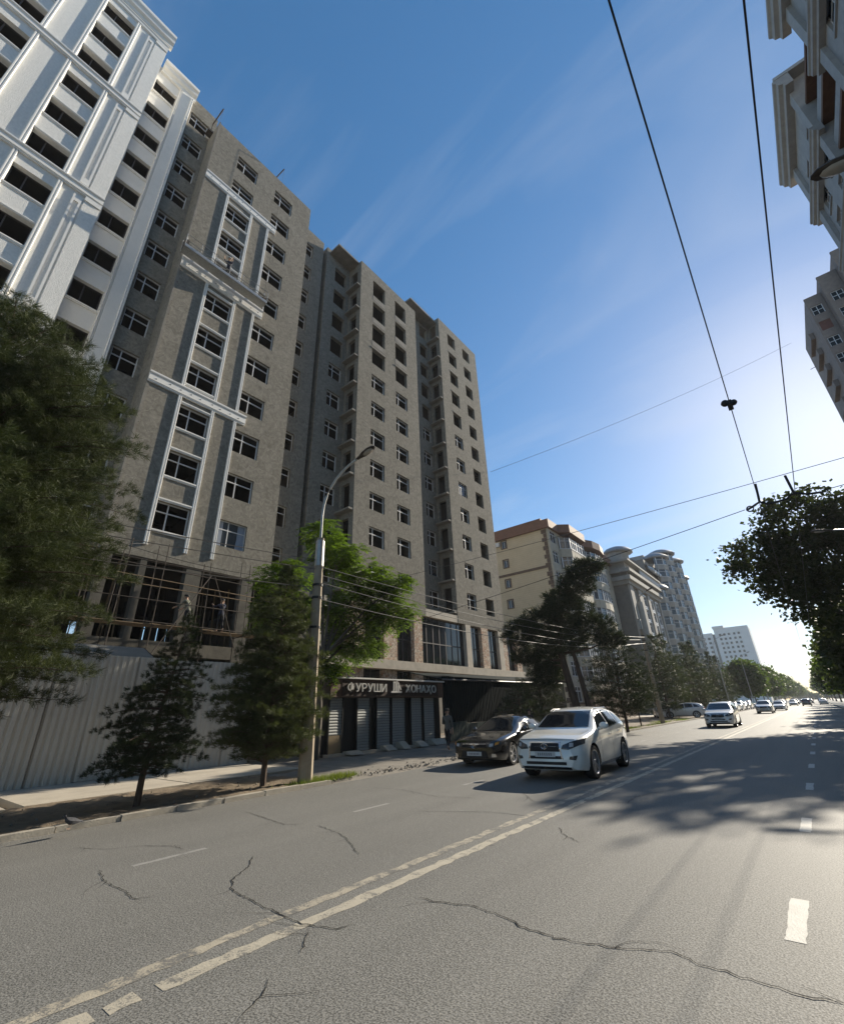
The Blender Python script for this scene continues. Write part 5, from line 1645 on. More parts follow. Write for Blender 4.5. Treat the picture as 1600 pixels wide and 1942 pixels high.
def ruled(bvh, lo, hi, axis, sign, nu=14, nv=6, off=.006):
    """panel laid on the body between two edge lines given in side view (y,z) or front view (x,z)"""
    def samp(pl, t):
        d = [0]
        for a, b in zip(pl[:-1], pl[1:]): d.append(d[-1] + math.hypot(b[0] - a[0], b[1] - a[1]))
        s = t * d[-1]
        for i in range(len(pl) - 1):
            if s <= d[i + 1] + 1e-9:
                k = (s - d[i]) / max(1e-9, d[i + 1] - d[i])
                return (pl[i][0] + (pl[i + 1][0] - pl[i][0]) * k, pl[i][1] + (pl[i + 1][1] - pl[i][1]) * k)
        return pl[-1]
    vs, ok = [], []
    for i in range(nu + 1):
        a, b = samp(lo, i / nu), samp(hi, i / nu)
        for j in range(nv + 1):
            p = (a[0] + (b[0] - a[0]) * j / nv, a[1] + (b[1] - a[1]) * j / nv)
            if axis == 'side': o_, d_ = Vector((sign * 3, p[0], p[1])), Vector((-sign, 0, 0))
            else: o_, d_ = Vector((p[0], sign * 6, p[1])), Vector((0, -sign, 0))
            hit, nrm, idx, dist = bvh.ray_cast(o_, d_)
            if hit is None:
                vs.append((o_ + d_ * 3)); ok.append(False)
            else:
                if nrm.dot(d_) > 0: nrm = -nrm
                vs.append(hit + nrm * off); ok.append(True)
    fs = []
    for i in range(nu):
        for j in range(nv):
            q = (i * (nv + 1) + j, (i + 1) * (nv + 1) + j, (i + 1) * (nv + 1) + j + 1, i * (nv + 1) + j + 1)
            if all(ok[k] for k in q): fs.append(q)
    return MB().add(vs, fs)


def wheel_meshes(R, W, rim_mat, spokes=10):
    ty = MB().lathe([(R * .70, -W * .42), (R * .86, -W / 2), (R * .97, -W * .46), (R, -W * .3), (R, W * .3), (R * .97, W * .46), (R * .86, W / 2), (R * .70, W * .42), (R * .70, -W * .42)], 28, axis='x').mesh('tyre', RUBBER, True)
    rm = MB()
    rm.lathe([(R * .70, W * .40), (R * .735, W * .46), (R * .68, W * .47), (R * .64, W * .38), (R * .64, -W * .3), (R * .70, -W * .35), (R * .70, W * .40)], 28, axis='x')
    rm.lathe([(0, W * .36), (R * .13, W * .36), (R * .16, W * .3), (R * .16, W * .1), (0, W * .1)], 14, axis='x')
    for k in range(spokes):
        a = 2 * math.pi * k / spokes + (.13 if k % 2 else -.13)
        c, s = math.cos(a), math.sin(a)
        r0, r1, w0, w1 = R * .12, R * .66, R * .05, R * .042
        pts = []
        for r_, w_, xo in ((r0, w0, W * .33), (r1, w1, W * .42)):
            for sg in (-1, 1):
                for dx in (0, -.05):
                    pts.append((xo + dx, c * r_ - s * w_ * sg, s * r_ + c * w_ * sg))
        rm.add(pts, [(0, 2, 6, 4), (1, 5, 7, 3), (0, 4, 5, 1), (2, 3, 7, 6), (0, 1, 3, 2), (4, 6, 7, 5)])
    rme = rm.mesh('rim', rim_mat, False)
    bk = MB().lathe([(0, 0), (R * .64, 0), (R * .64, -.02), (0, -.02)], 20, axis='x').mesh('brake_disc', BLACK_P)
    return ty, rme, bk


BLACKHL = glass_mat('lamp_glass_dark', (.05, .055, .06), .08)
LENS = glass_mat('lamp_lens_clear', (.5, .5, .5), .1)
AMBER = M('amber_lamp', (.75, .33, .06), rough=.3)
REDL = M('tail_lamp_red', (.35, .02, .02), rough=.25)
PLATE = M('number_plate', (.55, .55, .53), (.45, .45, .44), amt=1, rough=.5)
P_WHITE = car_mat('pearl_white_paint', (.74, .73, .68))
P_BLACK = car_mat('black_car_paint', (.012, .0115, .012), .1, .16, .02)
P_SILVER = car_mat('silver_car_paint', (.42, .42, .42), .6, .3)
P_DARK = car_mat('dark_grey_car_paint', (.05, .05, .055), .4, .25)
P_WHITE2 = car_mat('plain_white_paint', (.62, .62, .61), 0, .3)


def make_car(kind, label, paint, loc, rz, group=None):
    if kind == 'suv':
        L, Wd, wb_, fo, R, tw_ = 4.77, .9425, 2.74, .95, .375, .245
        top = [(0, .72), (.03, .84), (.14, .93), (.5, 1.015), (1.0, 1.075), (1.32, 1.125), (2.02, 1.52), (2.35, 1.60), (2.9, 1.64), (3.5, 1.63), (4.05, 1.57), (4.38, 1.47), (4.6, 1.18), (4.72, 1.0), (4.77, .8)]
        bot = [(0, .34), (.06, .25), (.5, .2), (1.6, .21), (4.2, .22), (4.77, .42)]
        wid = [(0, .66), (.05, .76), (.18, .855), (.5, .925), (1.2, .94), (3.8, .94), (4.4, .88), (4.7, .78), (4.77, .7)]
        blt = [(0, .58), (.15, .78), (.6, .90), (1.4, 1.02), (2.5, 1.07), (4.0, 1.15), (4.4, 1.16), (4.77, .72)]
        wtp = [(0, .58), (.2, .74), (1.25, .80), (1.4, .76), (2.1, .66), (3.0, .645), (4.0, .61), (4.4, .59), (4.77, .62)]
        ws = ((-.72, 1.15), (.72, 1.15), (-.60, 1.54), (.60, 1.54))
        sw = [([(1.62, 1.10), (2.58, 1.115)], [(1.96, 1.39), (2.25, 1.5), (2.58, 1.54)]), ([(2.66, 1.118), (3.50, 1.14)], [(2.66, 1.545), (3.1, 1.55), (3.42, 1.515)]), ([(3.58, 1.145), (4.16, 1.20)], [(3.54, 1.5), (3.75, 1.45), (3.95, 1.36)])]
        seams = [1.56, 2.62, 3.54]
    else:
        L, Wd, wb_, fo, R, tw_ = 4.85, .9125, 2.775, .98, .335, .215
        top = [(0, .60), (.03, .70), (.14, .77), (.5, .85), (1.0, .92), (1.38, .965), (2.2, 1.36), (2.55, 1.44), (3.05, 1.47), (3.5, 1.42), (3.8, 1.33), (4.3, 1.085), (4.6, 1.06), (4.78, 1.0), (4.85, .8)]
        bot = [(0, .28), (.06, .2), (.5, .17), (1.6, .17), (4.2, .19), (4.85, .36)]
        wid = [(0, .64), (.05, .74), (.18, .83), (.5, .895), (1.2, .91), (3.8, .91), (4.4, .87), (4.75, .77), (4.85, .68)]
        blt = [(0, .5), (.15, .66), (.6, .77), (1.4, .87), (2.5, .91), (4.0, .97), (4.5, .98), (4.85, .66)]
        wtp = [(0, .56), (.2, .72), (1.25, .78), (1.45, .74), (2.2, .60), (3.2, .58), (3.8, .6), (4.3, .68), (4.85, .6)]
        ws = ((-.70, .985), (.70, .985), (-.55, 1.385), (.55, 1.385))
        sw = [([(1.72, .95), (2.66, .955)], [(2.12, 1.22), (2.4, 1.34), (2.66, 1.39)]), ([(2.74, .957), (3.52, .985)], [(2.74, 1.395), (3.1, 1.40), (3.46, 1.34)]), ([(3.58, .99), (3.98, 1.02)], [(3.54, 1.32), (3.68, 1.25), (3.8, 1.15)])]
        seams = [1.60, 2.70, 3.56]
    ys = np.unique(np.concatenate([np.linspace(0, .3, 12), np.linspace(.3, L - .3, 46), np.linspace(L - .3, L, 12)]))
    T_, B_, W_, Bl, Wt = (smooth_interp(t_, ys, .05 if q < 2 else .08) for q, t_ in enumerate((top, bot, wid, blt, wtp)))
    Bl = np.minimum(Bl, T_ - .035)
    Wt = np.minimum(Wt, W_ * .96)
    rings = []
    for y_, zt_, zb_, w_, b_, r_ in zip(ys, T_, B_, W_, Bl, Wt):
        g = zt_ - b_
        half = [(.72 * w_, zb_), (.92 * w_, zb_ + .025), (.975 * w_, zb_ + .12), (.992 * w_, zb_ + .35 * (b_ - zb_)), (w_, zb_ + .62 * (b_ - zb_)), (.993 * w_, b_ - .10 * (b_ - zb_)), (.968 * w_, b_),
                ((.968 * w_) * .62 + r_ * .38 + .012, b_ + g * .38), ((.968 * w_) * .2 + r_ * .8 + .012, b_ + g * .76), (r_ * .97, zt_ - min(.055, .16 * g)), (r_ * .82, zt_ - min(.018, .06 * g)), (r_ * .45, zt_ + .004)]
        ring = [(0, zb_)] + half + [(0, zt_ + .012)] + [(-x, z) for x, z in half[::-1]]
        rings.append([(x, y_, z) for x, z in ring])
    n = len(rings[0]); mb = MB(); vs = [p for r in rings for p in r]; fs = []
    for i in range(len(rings) - 1):
        for k in range(n): fs.append((i * n + k, i * n + (k + 1) % n, (i + 1) * n + (k + 1) % n, (i + 1) * n + k))
    fs += [tuple(range(n - 1, -1, -1)), tuple((len(rings) - 1) * n + k for k in range(n))]
    mb.add(vs, fs)
    bvh = BVHTree.FromPolygons([Vector(p) for p in vs], fs)
    t = thing(('sport_utility_car' if kind == 'suv' else 'sedan_car'), label, 'car', loc, rz, group)
    # body with cut wheel housings
    me = mb.mesh('body', [paint, BLACK_P], True)
    tmp = bpy.data.objects.new('tmp', me); COL.objects.link(tmp)
    cut = MB()
    wy = (fo, fo + wb_)
    for y_ in wy:
        for sg in (-1, 1):
            prof_ = [(0, .0), (R * 1.13, .0), (R * 1.13, .5), (0, .5)]
            cut.lathe([(0, sg * (Wd + .2)), (R * 1.13, sg * (Wd + .2)), (R * 1.13, sg * (Wd - .36)), (0, sg * (Wd - .36))], 30, (0, y_, R + .005), 'x', 1)
    cme = cut.mesh('cutter', [paint, BLACK_P])
    import bmesh as _bm
    b_ = _bm.new(); b_.from_mesh(cme); _bm.ops.remove_doubles(b_, verts=b_.verts, dist=1e-4); _bm.ops.recalc_face_normals(b_, faces=b_.faces); b_.to_mesh(cme); b_.free()
    b_ = _bm.new(); b_.from_mesh(me); _bm.ops.recalc_face_normals(b_, faces=b_.faces); b_.to_mesh(me); b_.free()
    cob = bpy.data.objects.new('tmpc', cme); COL.objects.link(cob)
    md = tmp.modifiers.new('b', 'BOOLEAN'); md.operation = 'DIFFERENCE'; md.object = cob; md.solver = 'EXACT'
    dg = bpy.context.evaluated_depsgraph_get()
    bm_e = bpy.data.meshes.new_from_object(tmp.evaluated_get(dg))
    bpy.data.objects.remove(tmp); bpy.data.objects.remove(cob)
    off = Vector((0, -L / 2, 0))
    X = Matrix.Translation(off)
    bm_e.transform(X)
    bm_e.name = 'body'
    put(bm_e, 'body', t)

    def panel(name, lo, hi, axis, sign, mat, **kw):
        m_ = ruled(bvh, lo, hi, axis, sign, **kw)
        if not m_.f: return None
        me_ = m_.mesh(name, mat, True); me_.transform(X)
        return put(me_, name, t)
    panel('windscreen', [ws[0], ws[1]], [ws[2], ws[3]], 'front', -1, CAR_GLASS, nu=18, nv=8)
    rz0 = (1.2, 1.5) if kind == 'suv' else (1.1, 1.36)
    panel('rear_window', [(-.6, rz0[0]), (.6, rz0[0])], [(-.5, rz0[1]), (.5, rz0[1])], 'front', 1, CAR_GLASS, nu=14, nv=6)
    for sg in (-1, 1):
        for lo, hi in sw: panel('side_window', lo, hi, 'side', sg, CAR_GLASS, nu=12, nv=6)
        for y_ in seams:
            zl = .34 if kind == 'suv' else .3
            zb_ = np.interp(y_, ys, Bl)
            if all(abs(y_ - w_) > R * 1.2 for w_ in wy): panel('door_seam', [(y_, zl), (y_ + .012, zl)], [(y_, zb_), (y_ + .012, zb_)], 'side', sg, BLACK_P, nu=1, nv=8, off=.003)
        zb2 = .30 if kind == 'suv' else .26
        panel('sill_strip', [(fo + R * 1.25, zb2 - .06), (fo + wb_ - R * 1.25, zb2 - .06)], [(fo + R * 1.25, zb2 + .02), (fo + wb_ - R * 1.25, zb2 + .02)], 'side', sg, CHROME if kind == 'suv' else BLACK_P, nu=8, nv=2)
        panel('belt_trim', [(1.55, np.interp(1.55, ys, Bl) + .022), (4.2, np.interp(4.2, ys, Bl) + .022)], [(1.55, np.interp(1.55, ys, Bl) + .04), (4.2, np.interp(4.2, ys, Bl) + .04)], 'side', sg, CHROME, nu=16, nv=1, off=.008)
        for y_ in (2.45, 3.38):
            zb_ = np.interp(y_, ys, Bl) - .14
            h_, nn, _, _ = bvh.ray_cast(Vector((sg * 3, y_, zb_)), Vector((-sg, 0, 0)))
            if h_: MB().box(-.02, -.1, -.015, .02, .1, .02).build('door_handle', CHROME, t, loc=h_ + off)
        # mirror
        ym, zm = (1.72, 1.12) if kind == 'suv' else (1.84, .975)
        h_, nn, _, _ = bvh.ray_cast(Vector((sg * 3, ym, zm)), Vector((-sg, 0, 0)))
        hx = h_.x
        m_ = MB().ball((hx + sg * .17, ym, zm + .05), (.125, .07, .085), 12, 8)
        m_.tube([(hx - sg * .03, ym + .02, zm - .03), (hx + sg * .12, ym + .01, zm + .01)], .03, 6)
        me_ = m_.mesh('mirror', [paint], True); me_.transform(X); put(me_, 'mirror', t)
    ty, rme, bk = wheel_meshes(R, tw_, ALLOY)
    for y_ in wy:
        for sg in (-1, 1):
            w_ = put(ty, 'wheel', t, (sg * (Wd - tw_ * .5 - .012), y_ - L / 2, R), (nr.uniform(0, 1), 0, 0 if sg > 0 else math.pi))
            put(rme, 'rim', w_); put(bk, 'brake_disc', w_)
    if kind == 'suv':
        panel('grille', [(-.40, .66), (.40, .66)], [(-.36, .84), (.36, .84)], 'front', -1, BLACK_P, nu=12, nv=4, off=.008)
        panel('grille_trim', [(-.42, .845), (.42, .845)], [(-.40, .87), (.40, .87)], 'front', -1, CHROME, nu=12, nv=1, off=.012)
        panel('lower_grille', [(-.46, .50), (.46, .50)], [(-.42, .565), (.42, .565)], 'front', -1, BLACK_P, nu=12, nv=2, off=.008)
        panel('bumper_lip', [(-.62, .28), (.62, .28)], [(-.62, .335), (.62, .335)], 'front', -1, BLACK_P, nu=12, nv=2, off=.012)
        panel('bonnet_gap', [(-.72, .905), (.72, .905)], [(-.72, .915), (.72, .915)], 'front', -1, BLACK_P, nu=16, nv=1, off=.003)
        panel('intake', [(-.52, .375), (.52, .375)], [(-.52, .44), (.52, .44)], 'front', -1, BLACK_P, nu=12, nv=2, off=.008)
        for sg in (-1, 1):
            panel('headlight', [(sg * .43, .72), (sg * .62, .705), (sg * .89, .815)], [(sg * .47, .80), (sg * .66, .87), (sg * .88, .925)], 'front', -1, BLACKHL, nu=12, nv=5, off=.01)
            panel('headlight_lens', [(sg * .63, .755), (sg * .71, .765)], [(sg * .63, .835), (sg * .71, .845)], 'front', -1, LENS, nu=4, nv=4, off=.018)
            panel('fog_lamp', [(sg * .60, .50), (sg * .74, .48)], [(sg * .62, .56), (sg * .78, .58)], 'front', -1, BLACKHL, nu=5, nv=3, off=.01)
            panel('grille_edge', [(sg * .41, .50), (sg * .44, .50)], [(sg * .37, .86), (sg * .40, .86)], 'front', -1, CHROME, nu=2, nv=10, off=.012)
            MB().tube([(sg * .60, 2.2 - L / 2, 1.555), (sg * .6, 2.4 - L / 2, 1.605), (sg * .585, 3.6 - L / 2, 1.61), (sg * .57, 3.85 - L / 2, 1.555)], .014, 6).build('roof_rail', CHROME, t)
        zp, ze, yp = .60, .775, .03
    else:
        panel('grille', [(-.46, .56), (.46, .56)], [(-.42, .64), (.42, .64)], 'front', -1, BLACK_P, nu=12, nv=3, off=.008)
        panel('grille_bar', [(-.44, .645), (.44, .645)], [(-.42, .67), (.42, .67)], 'front', -1, CHROME, nu=12, nv=1, off=.014)
        panel('lower_grille', [(-.50, .27), (.50, .27)], [(-.42, .48), (.42, .48)], 'front', -1, BLACK_P, nu=12, nv=3, off=.008)
        for sg in (-1, 1):
            panel('headlight', [(sg * .45, .58), (sg * .60, .565), (sg * .84, .64)], [(sg * .45, .655), (sg * .62, .69), (sg * .83, .74)], 'front', -1, BLACKHL, nu=12, nv=4, off=.01)
            panel('headlight_lens', [(sg * .55, .59), (sg * .66, .60)], [(sg * .55, .66), (sg * .66, .675)], 'front', -1, LENS, nu=4, nv=4, off=.018)
            panel('indicator', [(sg * .70, .62), (sg * .79, .65)], [(sg * .71, .69), (sg * .79, .715)], 'front', -1, AMBER, nu=4, nv=3, off=.02)
            panel('fog_lamp', [(sg * .60, .30), (sg * .74, .31)], [(sg * .62, .39), (sg * .72, .40)], 'front', -1, CHROME, nu=4, nv=3, off=.01)
        zp, ze, yp = .39, .605, .03
    for sg in (-1, 1):
        zt2 = (.98, 1.12) if kind == 'suv' else (.82, .96)
        panel('tail_lamp', [(sg * .48, zt2[0]), (sg * .80, zt2[0])], [(sg * .48, zt2[1]), (sg * .80, zt2[1])], 'front', 1, REDL, nu=6, nv=3, off=.01)
    h_, _, _, _ = bvh.ray_cast(Vector((0, -5, zp)), Vector((0, 1, 0)))
    yf = h_.y + off.y - .012
    pl_ = MB().box(-.26, yf - .012, zp - .058, .26, yf, zp + .058).build('number_plate', PLATE, t)
    # plate characters are unreadable in the picture: worn dark strokes only
    mk_ = MB()
    for i in range(7):
        mk_.box(-.19 + i * .055, yf - .014, zp - .03, -.155 + i * .055, yf - .0125, zp + .032)
    o_ = mk_.mesh('plate_marks', M('plate_ink', (.17, .17, .18), (.3, .3, .3), amt=1, scale=60)); oo = put(o_, 'plate_marks', pl_); oo['kind'] = 'stuff'
    h_, _, _, _ = bvh.ray_cast(Vector((0, -5, ze)), Vector((0, 1, 0)))
    ye = h_.y + off.y - .02
    ring = [(.085 * math.cos(a), ye, ze + .06 * math.sin(a)) for a in np.linspace(0, 2 * math.pi, 17)]
    em = MB().tube(ring, .009, 5, False).build('emblem', CHROME, t, True)
    if kind == 'suv': mk = MB().tube([(-.012, ye, ze + .05), (.028, ye, ze - .035), (-.055, ye, ze - .035)], .009, 5)
    else:
        mk = MB().tube([(.03 * math.cos(a), ye, ze + .05 * math.sin(a)) for a in np.linspace(0, 6.28, 13)], .007, 5, False)
        mk.tube([(.06 * math.cos(a), ye, ze + .03 + .022 * math.sin(a)) for a in np.linspace(0, 6.28, 13)], .007, 5, False)
    mk.build('emblem_stroke', CHROME, em)
    return t


cname = lambda p: {P_WHITE2: 'white', P_SILVER: 'silver', P_DARK: 'dark grey'}[p]
suv_p = (-5.74, 14.0)
suv = make_car('suv', 'white sport utility car leading in the inner oncoming lane', P_WHITE, (suv_p[0], suv_p[1], 0), rad(2.5))
sedan = make_car('sedan', 'black sedan with chrome wheels beside the white sport utility car', P_BLACK, (-9.15, 15.9, 0), rad(4))
xa = at(1370, 1380, z=0)
dup(suv, (-5.75, 41.5, 0), rad(1), 'white crossover car following alone behind the leading white car', paint=P_WHITE2)
dup(suv, (-5.9, 80.5, 0), 0, 'silver white crossover car heading the distant oncoming traffic', paint=P_SILVER)
dup(sedan, (-5.2, 98, 0), 0, 'white saloon close behind the silver white crossover', paint=P_WHITE2)
fg = 'small cars in the distant oncoming traffic'
for (x_, y_, k, p_) in ((-6.3, 127, suv, P_WHITE2), (-5.3, 160, sedan, P_SILVER), (-8.6, 178, suv, P_WHITE2), (-5.6, 190, suv, P_DARK), (-5.4, 230, sedan, P_WHITE2), (-8.4, 260, suv, P_WHITE2)):
    dup(k, (x_, y_, 0), 0, f'small distant {cname(p_)} {"crossover" if k is suv else "saloon"} coming down the street', fg, p_)
fg = 'cars driving away in the distance'
for (x_, y_, k, p_) in ((-2.4, 150, suv, P_DARK), (.9, 165, sedan, P_WHITE2), (-2.2, 205, sedan, P_DARK), (.8, 235, suv, P_DARK)):
    dup(k, (x_, y_, 0), math.pi, f'small distant {cname(p_)} {"crossover" if k is suv else "saloon"} driving away along the right lanes', fg, p_)
pk = dup(suv, (-12.6, 63.3, .02), rad(-78), 'white car parked across the verge behind the leaning grey post', paint=P_WHITE2)
dup(sedan, (-15.6, 66.5, .05), rad(20), 'old white saloon parked deeper on the forecourt of the ornate building', paint=P_WHITE2)
fg = 'cars parked in a row under the far conifers'
for i, (x_, y_, k, p_) in enumerate(((-10.0, 78, sedan, P_DARK), (-11.8, 92, suv, P_DARK), (-11.8, 99, sedan, P_SILVER), (-11.8, 107, suv, P_WHITE2), (-11.8, 114, sedan, P_DARK), (-11.8, 121, suv, P_SILVER))):
    dup(k, (x_, y_, .02), rad(-4), f'{cname(p_)} {"crossover" if k is suv else "saloon"} parked under the conifers on the left verge', fg, p_)


# ================================================================ people, a pigeon
SKIN = M('skin', (.42, .27, .19), (.36, .22, .155), scale=9, rough=.6)
HAIR = M('dark_hair', (.02, .016, .014), rough=.7)
SHOE = M('dark_shoe', (.03, .026, .024), rough=.6)


def person(label, loc, rz, shirt, trousers, stride=0, armL=(.1, .15), armR=(.1, .15), bend=0, height=1.74, helmet=None, shin=0.0):
    """one skinned body; stride swings the legs, arm = (forward swing, elbow bend), bend leans the trunk forward"""
    k = height / 1.74
    t = thing('person', label, 'person', loc, rz)
    J, E, Rr = [], [], []

    def j(p, r, prev=None):
        J.append(Vector(p)); Rr.append(r)
        if prev is not None: E.append((prev, len(J) - 1))
        return len(J) - 1
    cb_, sb_ = math.cos(bend), math.sin(bend)
    def tr_(p):                                         # trunk lean about the hips, front is -y
        z = p[2] - .92
        return (p[0], p[1] * cb_ - z * sb_, .92 + z * cb_ + p[1] * sb_)
    pel = j((0, 0, .92), .115)
    wa = j(tr_((0, 0, 1.06)), .115, pel); ch = j(tr_((0, .01, 1.25)), .135, wa); up = j(tr_((0, .01, 1.40)), .115, ch)
    nk = j(tr_((0, .0, 1.49)), .052, up); jw = j(tr_((0, -.015, 1.57)), .066, nk); sk = j(tr_((0, .0, 1.655)), .088, jw); j(tr_((0, .0, 1.71)), .06, sk)
    j(tr_((0, -.112, 1.605)), .014, jw)
    for s in (-1, 1): j(tr_((s * .09, .0, 1.61)), .014, sk)
    for s, (fw_, eb) in ((-1, armL), (1, armR)):
        sh = j(tr_((s * .175, .01, 1.405)), .066, up)
        d1 = Vector((s * .16, -math.sin(fw_), -math.cos(fw_))).normalized()
        el_p = Vector(tr_((s * .2, .01, 1.39))) + d1 * .29
        el = j(el_p, .045, sh)
        d2 = Vector((s * .03, -math.sin(fw_ + eb), -math.cos(fw_ + eb))).normalized()
        wr_p = el_p + d2 * .25; wr = j(wr_p, .031, el)
        pm = j(wr_p + d2 * .07, .036, wr)
        sd = d2.cross(Vector((s, 0, 0))).normalized()
        for q in range(4):
            b0 = wr_p + d2 * .11 + sd * (.03 * (1.5 - q) * .6)
            f1 = j(b0, .011, pm); f2 = j(b0 + d2 * .035 + Vector((-s * .008, 0, 0)), .0095, f1); j(b0 + d2 * (.06 + .008 * (q in (1, 2))) + Vector((-s * .022, 0, 0)), .0085, f2)
        th1 = j(wr_p + d2 * .05 + sd * .04, .011, wr); j(wr_p + d2 * .085 + sd * .055, .0095, th1)
    for s in (-1, 1):
        a = stride * s
        hp = j((s * .095, 0, .88), .10, pel)
        kn_p = Vector((s * .1, -math.sin(a) * .42, .88 - math.cos(a) * .42)); kn = j(kn_p, .062, hp)
        b = a - (.35 if a < 0 else .05) * (abs(stride) > .05)
        an_p = kn_p + Vector((0, -math.sin(b) * .40, -math.cos(b) * .40)); an = j(an_p, .042, kn)
        heel = j(an_p + Vector((0, .02, -.035)), .036, an)
        j(an_p + Vector((s * .015, -.15, -.045)), .03, an)
    zmin = min(v.z - .03 for v in J)
    me = bpy.data.meshes.new('body')
    me.from_pydata([tuple(v) for v in J], E, [])
    o = bpy.data.objects.new('tmpb', me); COL.objects.link(o)
    md = o.modifiers.new('s', 'SKIN'); md.use_smooth_shade = True
    sv = me.skin_vertices[0].data
    for i, r_ in enumerate(Rr): sv[i].radius = (r_, r_)
    sv[0].use_root = True
    s2 = o.modifiers.new('u', 'SUBSURF'); s2.levels = 1; s2.render_levels = 1
    dg = bpy.context.evaluated_depsgraph_get()
    bm_ = bpy.data.meshes.new_from_object(o.evaluated_get(dg))
    bpy.data.objects.remove(o)
    bm_.materials.clear()
    for m in (SKIN, shirt, trousers, SHOE): bm_.materials.append(m)
    hands = [J[i] for i, r_ in enumerate(Rr) if r_ in (.031, .036)]
    ankles = [J[i] for i, r_ in enumerate(Rr) if r_ == .042]
    neck = J[4]
    for p in bm_.polygons:
        c = p.center
        if (c - J[5]).length < .12 or (c - J[6]).length < .14 or (c - J[4]).length < .055: m = 0
        elif min((c - h).length for h in hands) < .15 and c.z < 3 and min((c - h).length for h in hands) < (c - J[2]).length and min((c - h).length for h in hands) < .13: m = 0
        elif any(c.z < a.z + .01 and (c - a).length < .25 for a in ankles): m = 3
        elif c.z < .93: m = 2
        else: m = 1
        p.material_index = m
        p.use_smooth = True
    bm_.transform(Matrix.Scale(k, 4) @ Matrix.Translation((0, 0, -zmin)))
    put(bm_, 'body', t)
    hc = (Matrix.Scale(k, 4) @ Matrix.Translation((0, 0, -zmin))) @ J[6]
    hmb = MB()
    vs, fs = [], []
    n = 12
    for jj in range(6):
        th = (math.pi * .56) * jj / 5
        for kk in range(n):
            w = 2 * math.pi * kk / n
            fr_ = 1 if math.sin(w) > -.4 else .78
            rr = .118 if helmet is None else .135
            vs.append((hc.x + rr * math.sin(th) * math.cos(w), hc.y + .012 + rr * 1.08 * math.sin(th) * math.sin(w), hc.z + .02 + rr * math.cos(th * fr_)))
    for jj in range(5):
        for kk in range(n): fs.append((jj * n + kk, (jj + 1) * n + kk, (jj + 1) * n + (kk + 1) % n, jj * n + (kk + 1) % n))
    hmb.add(vs, fs).build('hair' if helmet is None else 'helmet', HAIR if helmet is None else helmet, t, True)
    return t


G1 = M('grey_shirt', (.13, .125, .11), (.09, .085, .075), scale=6, amt=1)
G2 = M('olive_shirt', (.16, .165, .125), (.12, .12, .09), scale=6, amt=1)
DKC = M('dark_cloth', (.022, .022, .025), (.015, .015, .017), scale=6, amt=1)
NAVY = M('navy_overall', (.03, .035, .06), (.02, .024, .04), scale=6, amt=1)
HELM = M('white_helmet', (.72, .71, .66), rough=.35)
fx, fy, _ = at(851, 1424, z=.07)
person('person in a grey shirt walking past the shop end towards the black sedan', (fx, fy, .06), rad(200), G1, DKC, .42, (-.3, .3), (.4, 2.0))
hx_, hy_, hz_ = at(1003, 1352, y=25)
person('person in dark clothes standing behind the black sedan', (hx_, 25, .06), rad(20), DKC, DKC, .1, height=1.5)
person('worker with a white helmet leaning over the rail of the hanging cradle', (-23.25, 8.4, CZ + .03), rad(60), NAVY, DKC, .1, (.9, .7), (.9, .7), .45, 1.72, HELM)
person('worker in an olive shirt on the scaffold boards, seen from behind', (-22.85, 9.75, 5.71), rad(-60), G2, DKC, .12, (.8, .5), (.7, .6), .3)
person('worker in dark clothes deeper on the scaffold with arms raised', (-22.75, 11.4, 5.72), rad(-90), NAVY, DKC, .1, (2.0, .6), (1.4, .8), .1)

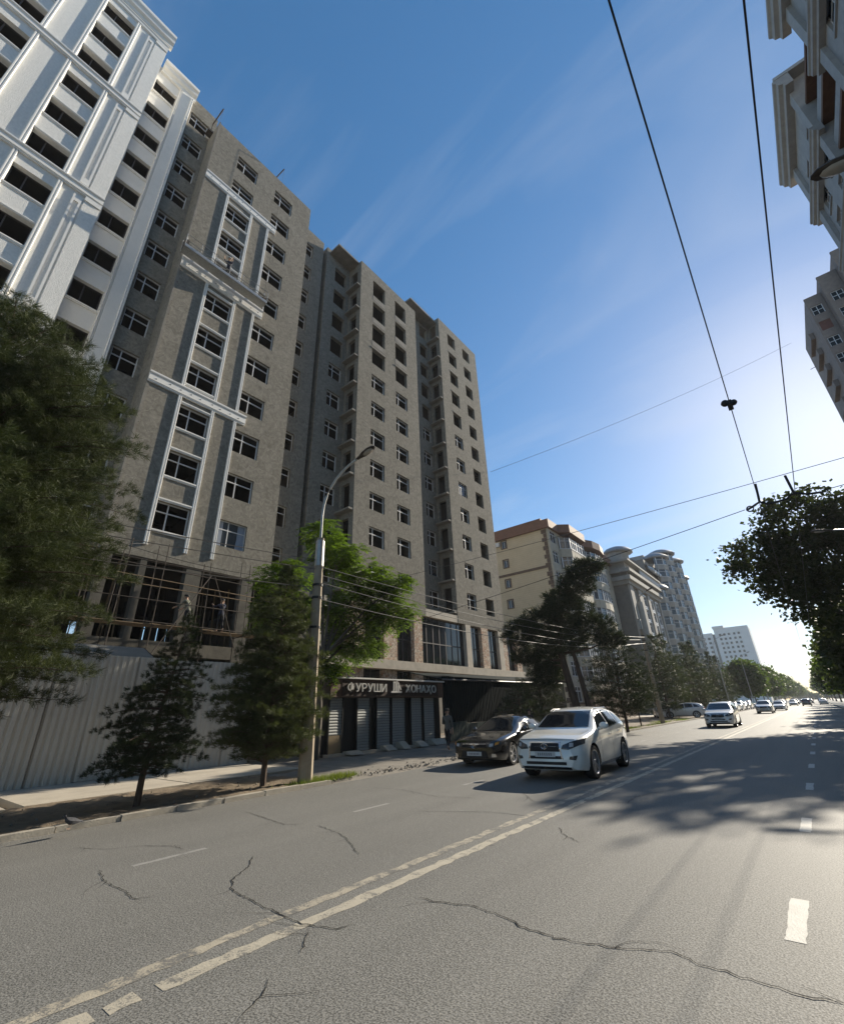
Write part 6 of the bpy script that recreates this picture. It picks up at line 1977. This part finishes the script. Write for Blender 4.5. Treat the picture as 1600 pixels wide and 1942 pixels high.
bx_, by_, _ = at(135, 1572, z=.1)
pg = thing('pigeon', 'grey pigeon on the kerb edge', 'bird', (bx_ - .02, by_, .098), rad(200))
PGM = M('pigeon_feathers', (.06, .062, .07), (.03, .03, .035), scale=30, amt=1)
pb = MB(); secs = [(-.17, .012, .075), (-.10, .03, .085), (-.03, .055, .10), (.05, .06, .115), (.10, .045, .135), (.125, .028, .165), (.135, .024, .19), (.15, .024, .205), (.17, .012, .20), (.19, .003, .195)]
vs, fs = [], []
for y_, r_, z_ in secs:
    for k in range(8): vs.append((r_ * math.cos(k * .785), y_, z_ + r_ * .9 * math.sin(k * .785)))
for i in range(len(secs) - 1):
    for k in range(8): fs.append((i * 8 + k, i * 8 + (k + 1) % 8, (i + 1) * 8 + (k + 1) % 8, (i + 1) * 8 + k))
pb.add(vs, fs).build('body', PGM, pg, True)
for s in (-1, 1): MB().tube([(s * .02, .02, .07), (s * .022, .03, .005), (s * .022, .06, .003)], .005, 5).build('leg', SKIN, pg)

# ================================================================ the street's end and the air
far_c = []
for i in range(26):
    a = nr.uniform(-70, 60)
    far_c.append((a, nr.uniform(-15, 25), nr.uniform(3, 6), nr.uniform(6, 11), nr.uniform(6, 9), nr.uniform(4, 7)))
Cs = []
for b in far_c:
    d = nr.normal(0, 1, (130, 3)); d /= np.linalg.norm(d, axis=1, keepdims=True)
    Cs.append(np.array(b[:3]) + d * np.array(b[3:]) * nr.uniform(.5, 1, (130, 1)))
Cs = np.concatenate(Cs); Cs = Cs[Cs[:, 2] > 0]
V, T = leaf_cloud(Cs, 7, 1.4, 1.7, .7)
fo_ = put(fast_mesh('far_wood', V, T, LEAF_M), 'far_wood', None, (-4, 720, 0))
tag(fo_, 'hazy mass of trees closing the far end of the street', 'trees', kind='stuff')

hz = MB().box(-1600, -1600, -1.1, 1600, 1600, 64).build('haze', None)
hm_ = bpy.data.materials.new('haze_air'); hm_.use_nodes = True
nt = hm_.node_tree; nt.nodes.clear()
ho = nt.nodes.new('ShaderNodeOutputMaterial'); hv = nt.nodes.new('ShaderNodeVolumePrincipled')
hv.inputs['Color'].default_value = (.93, .95, 1, 1); hv.inputs['Density'].default_value = .00028; hv.inputs['Anisotropy'].default_value = .1
nt.links.new(hv.outputs[0], ho.inputs['Volume'])
hz.data.materials.clear(); hz.data.materials.append(hm_)
hz['kind'] = 'stuff'
hz['label'] = 'thin pale haze in the street air'; hz['category'] = 'haze'
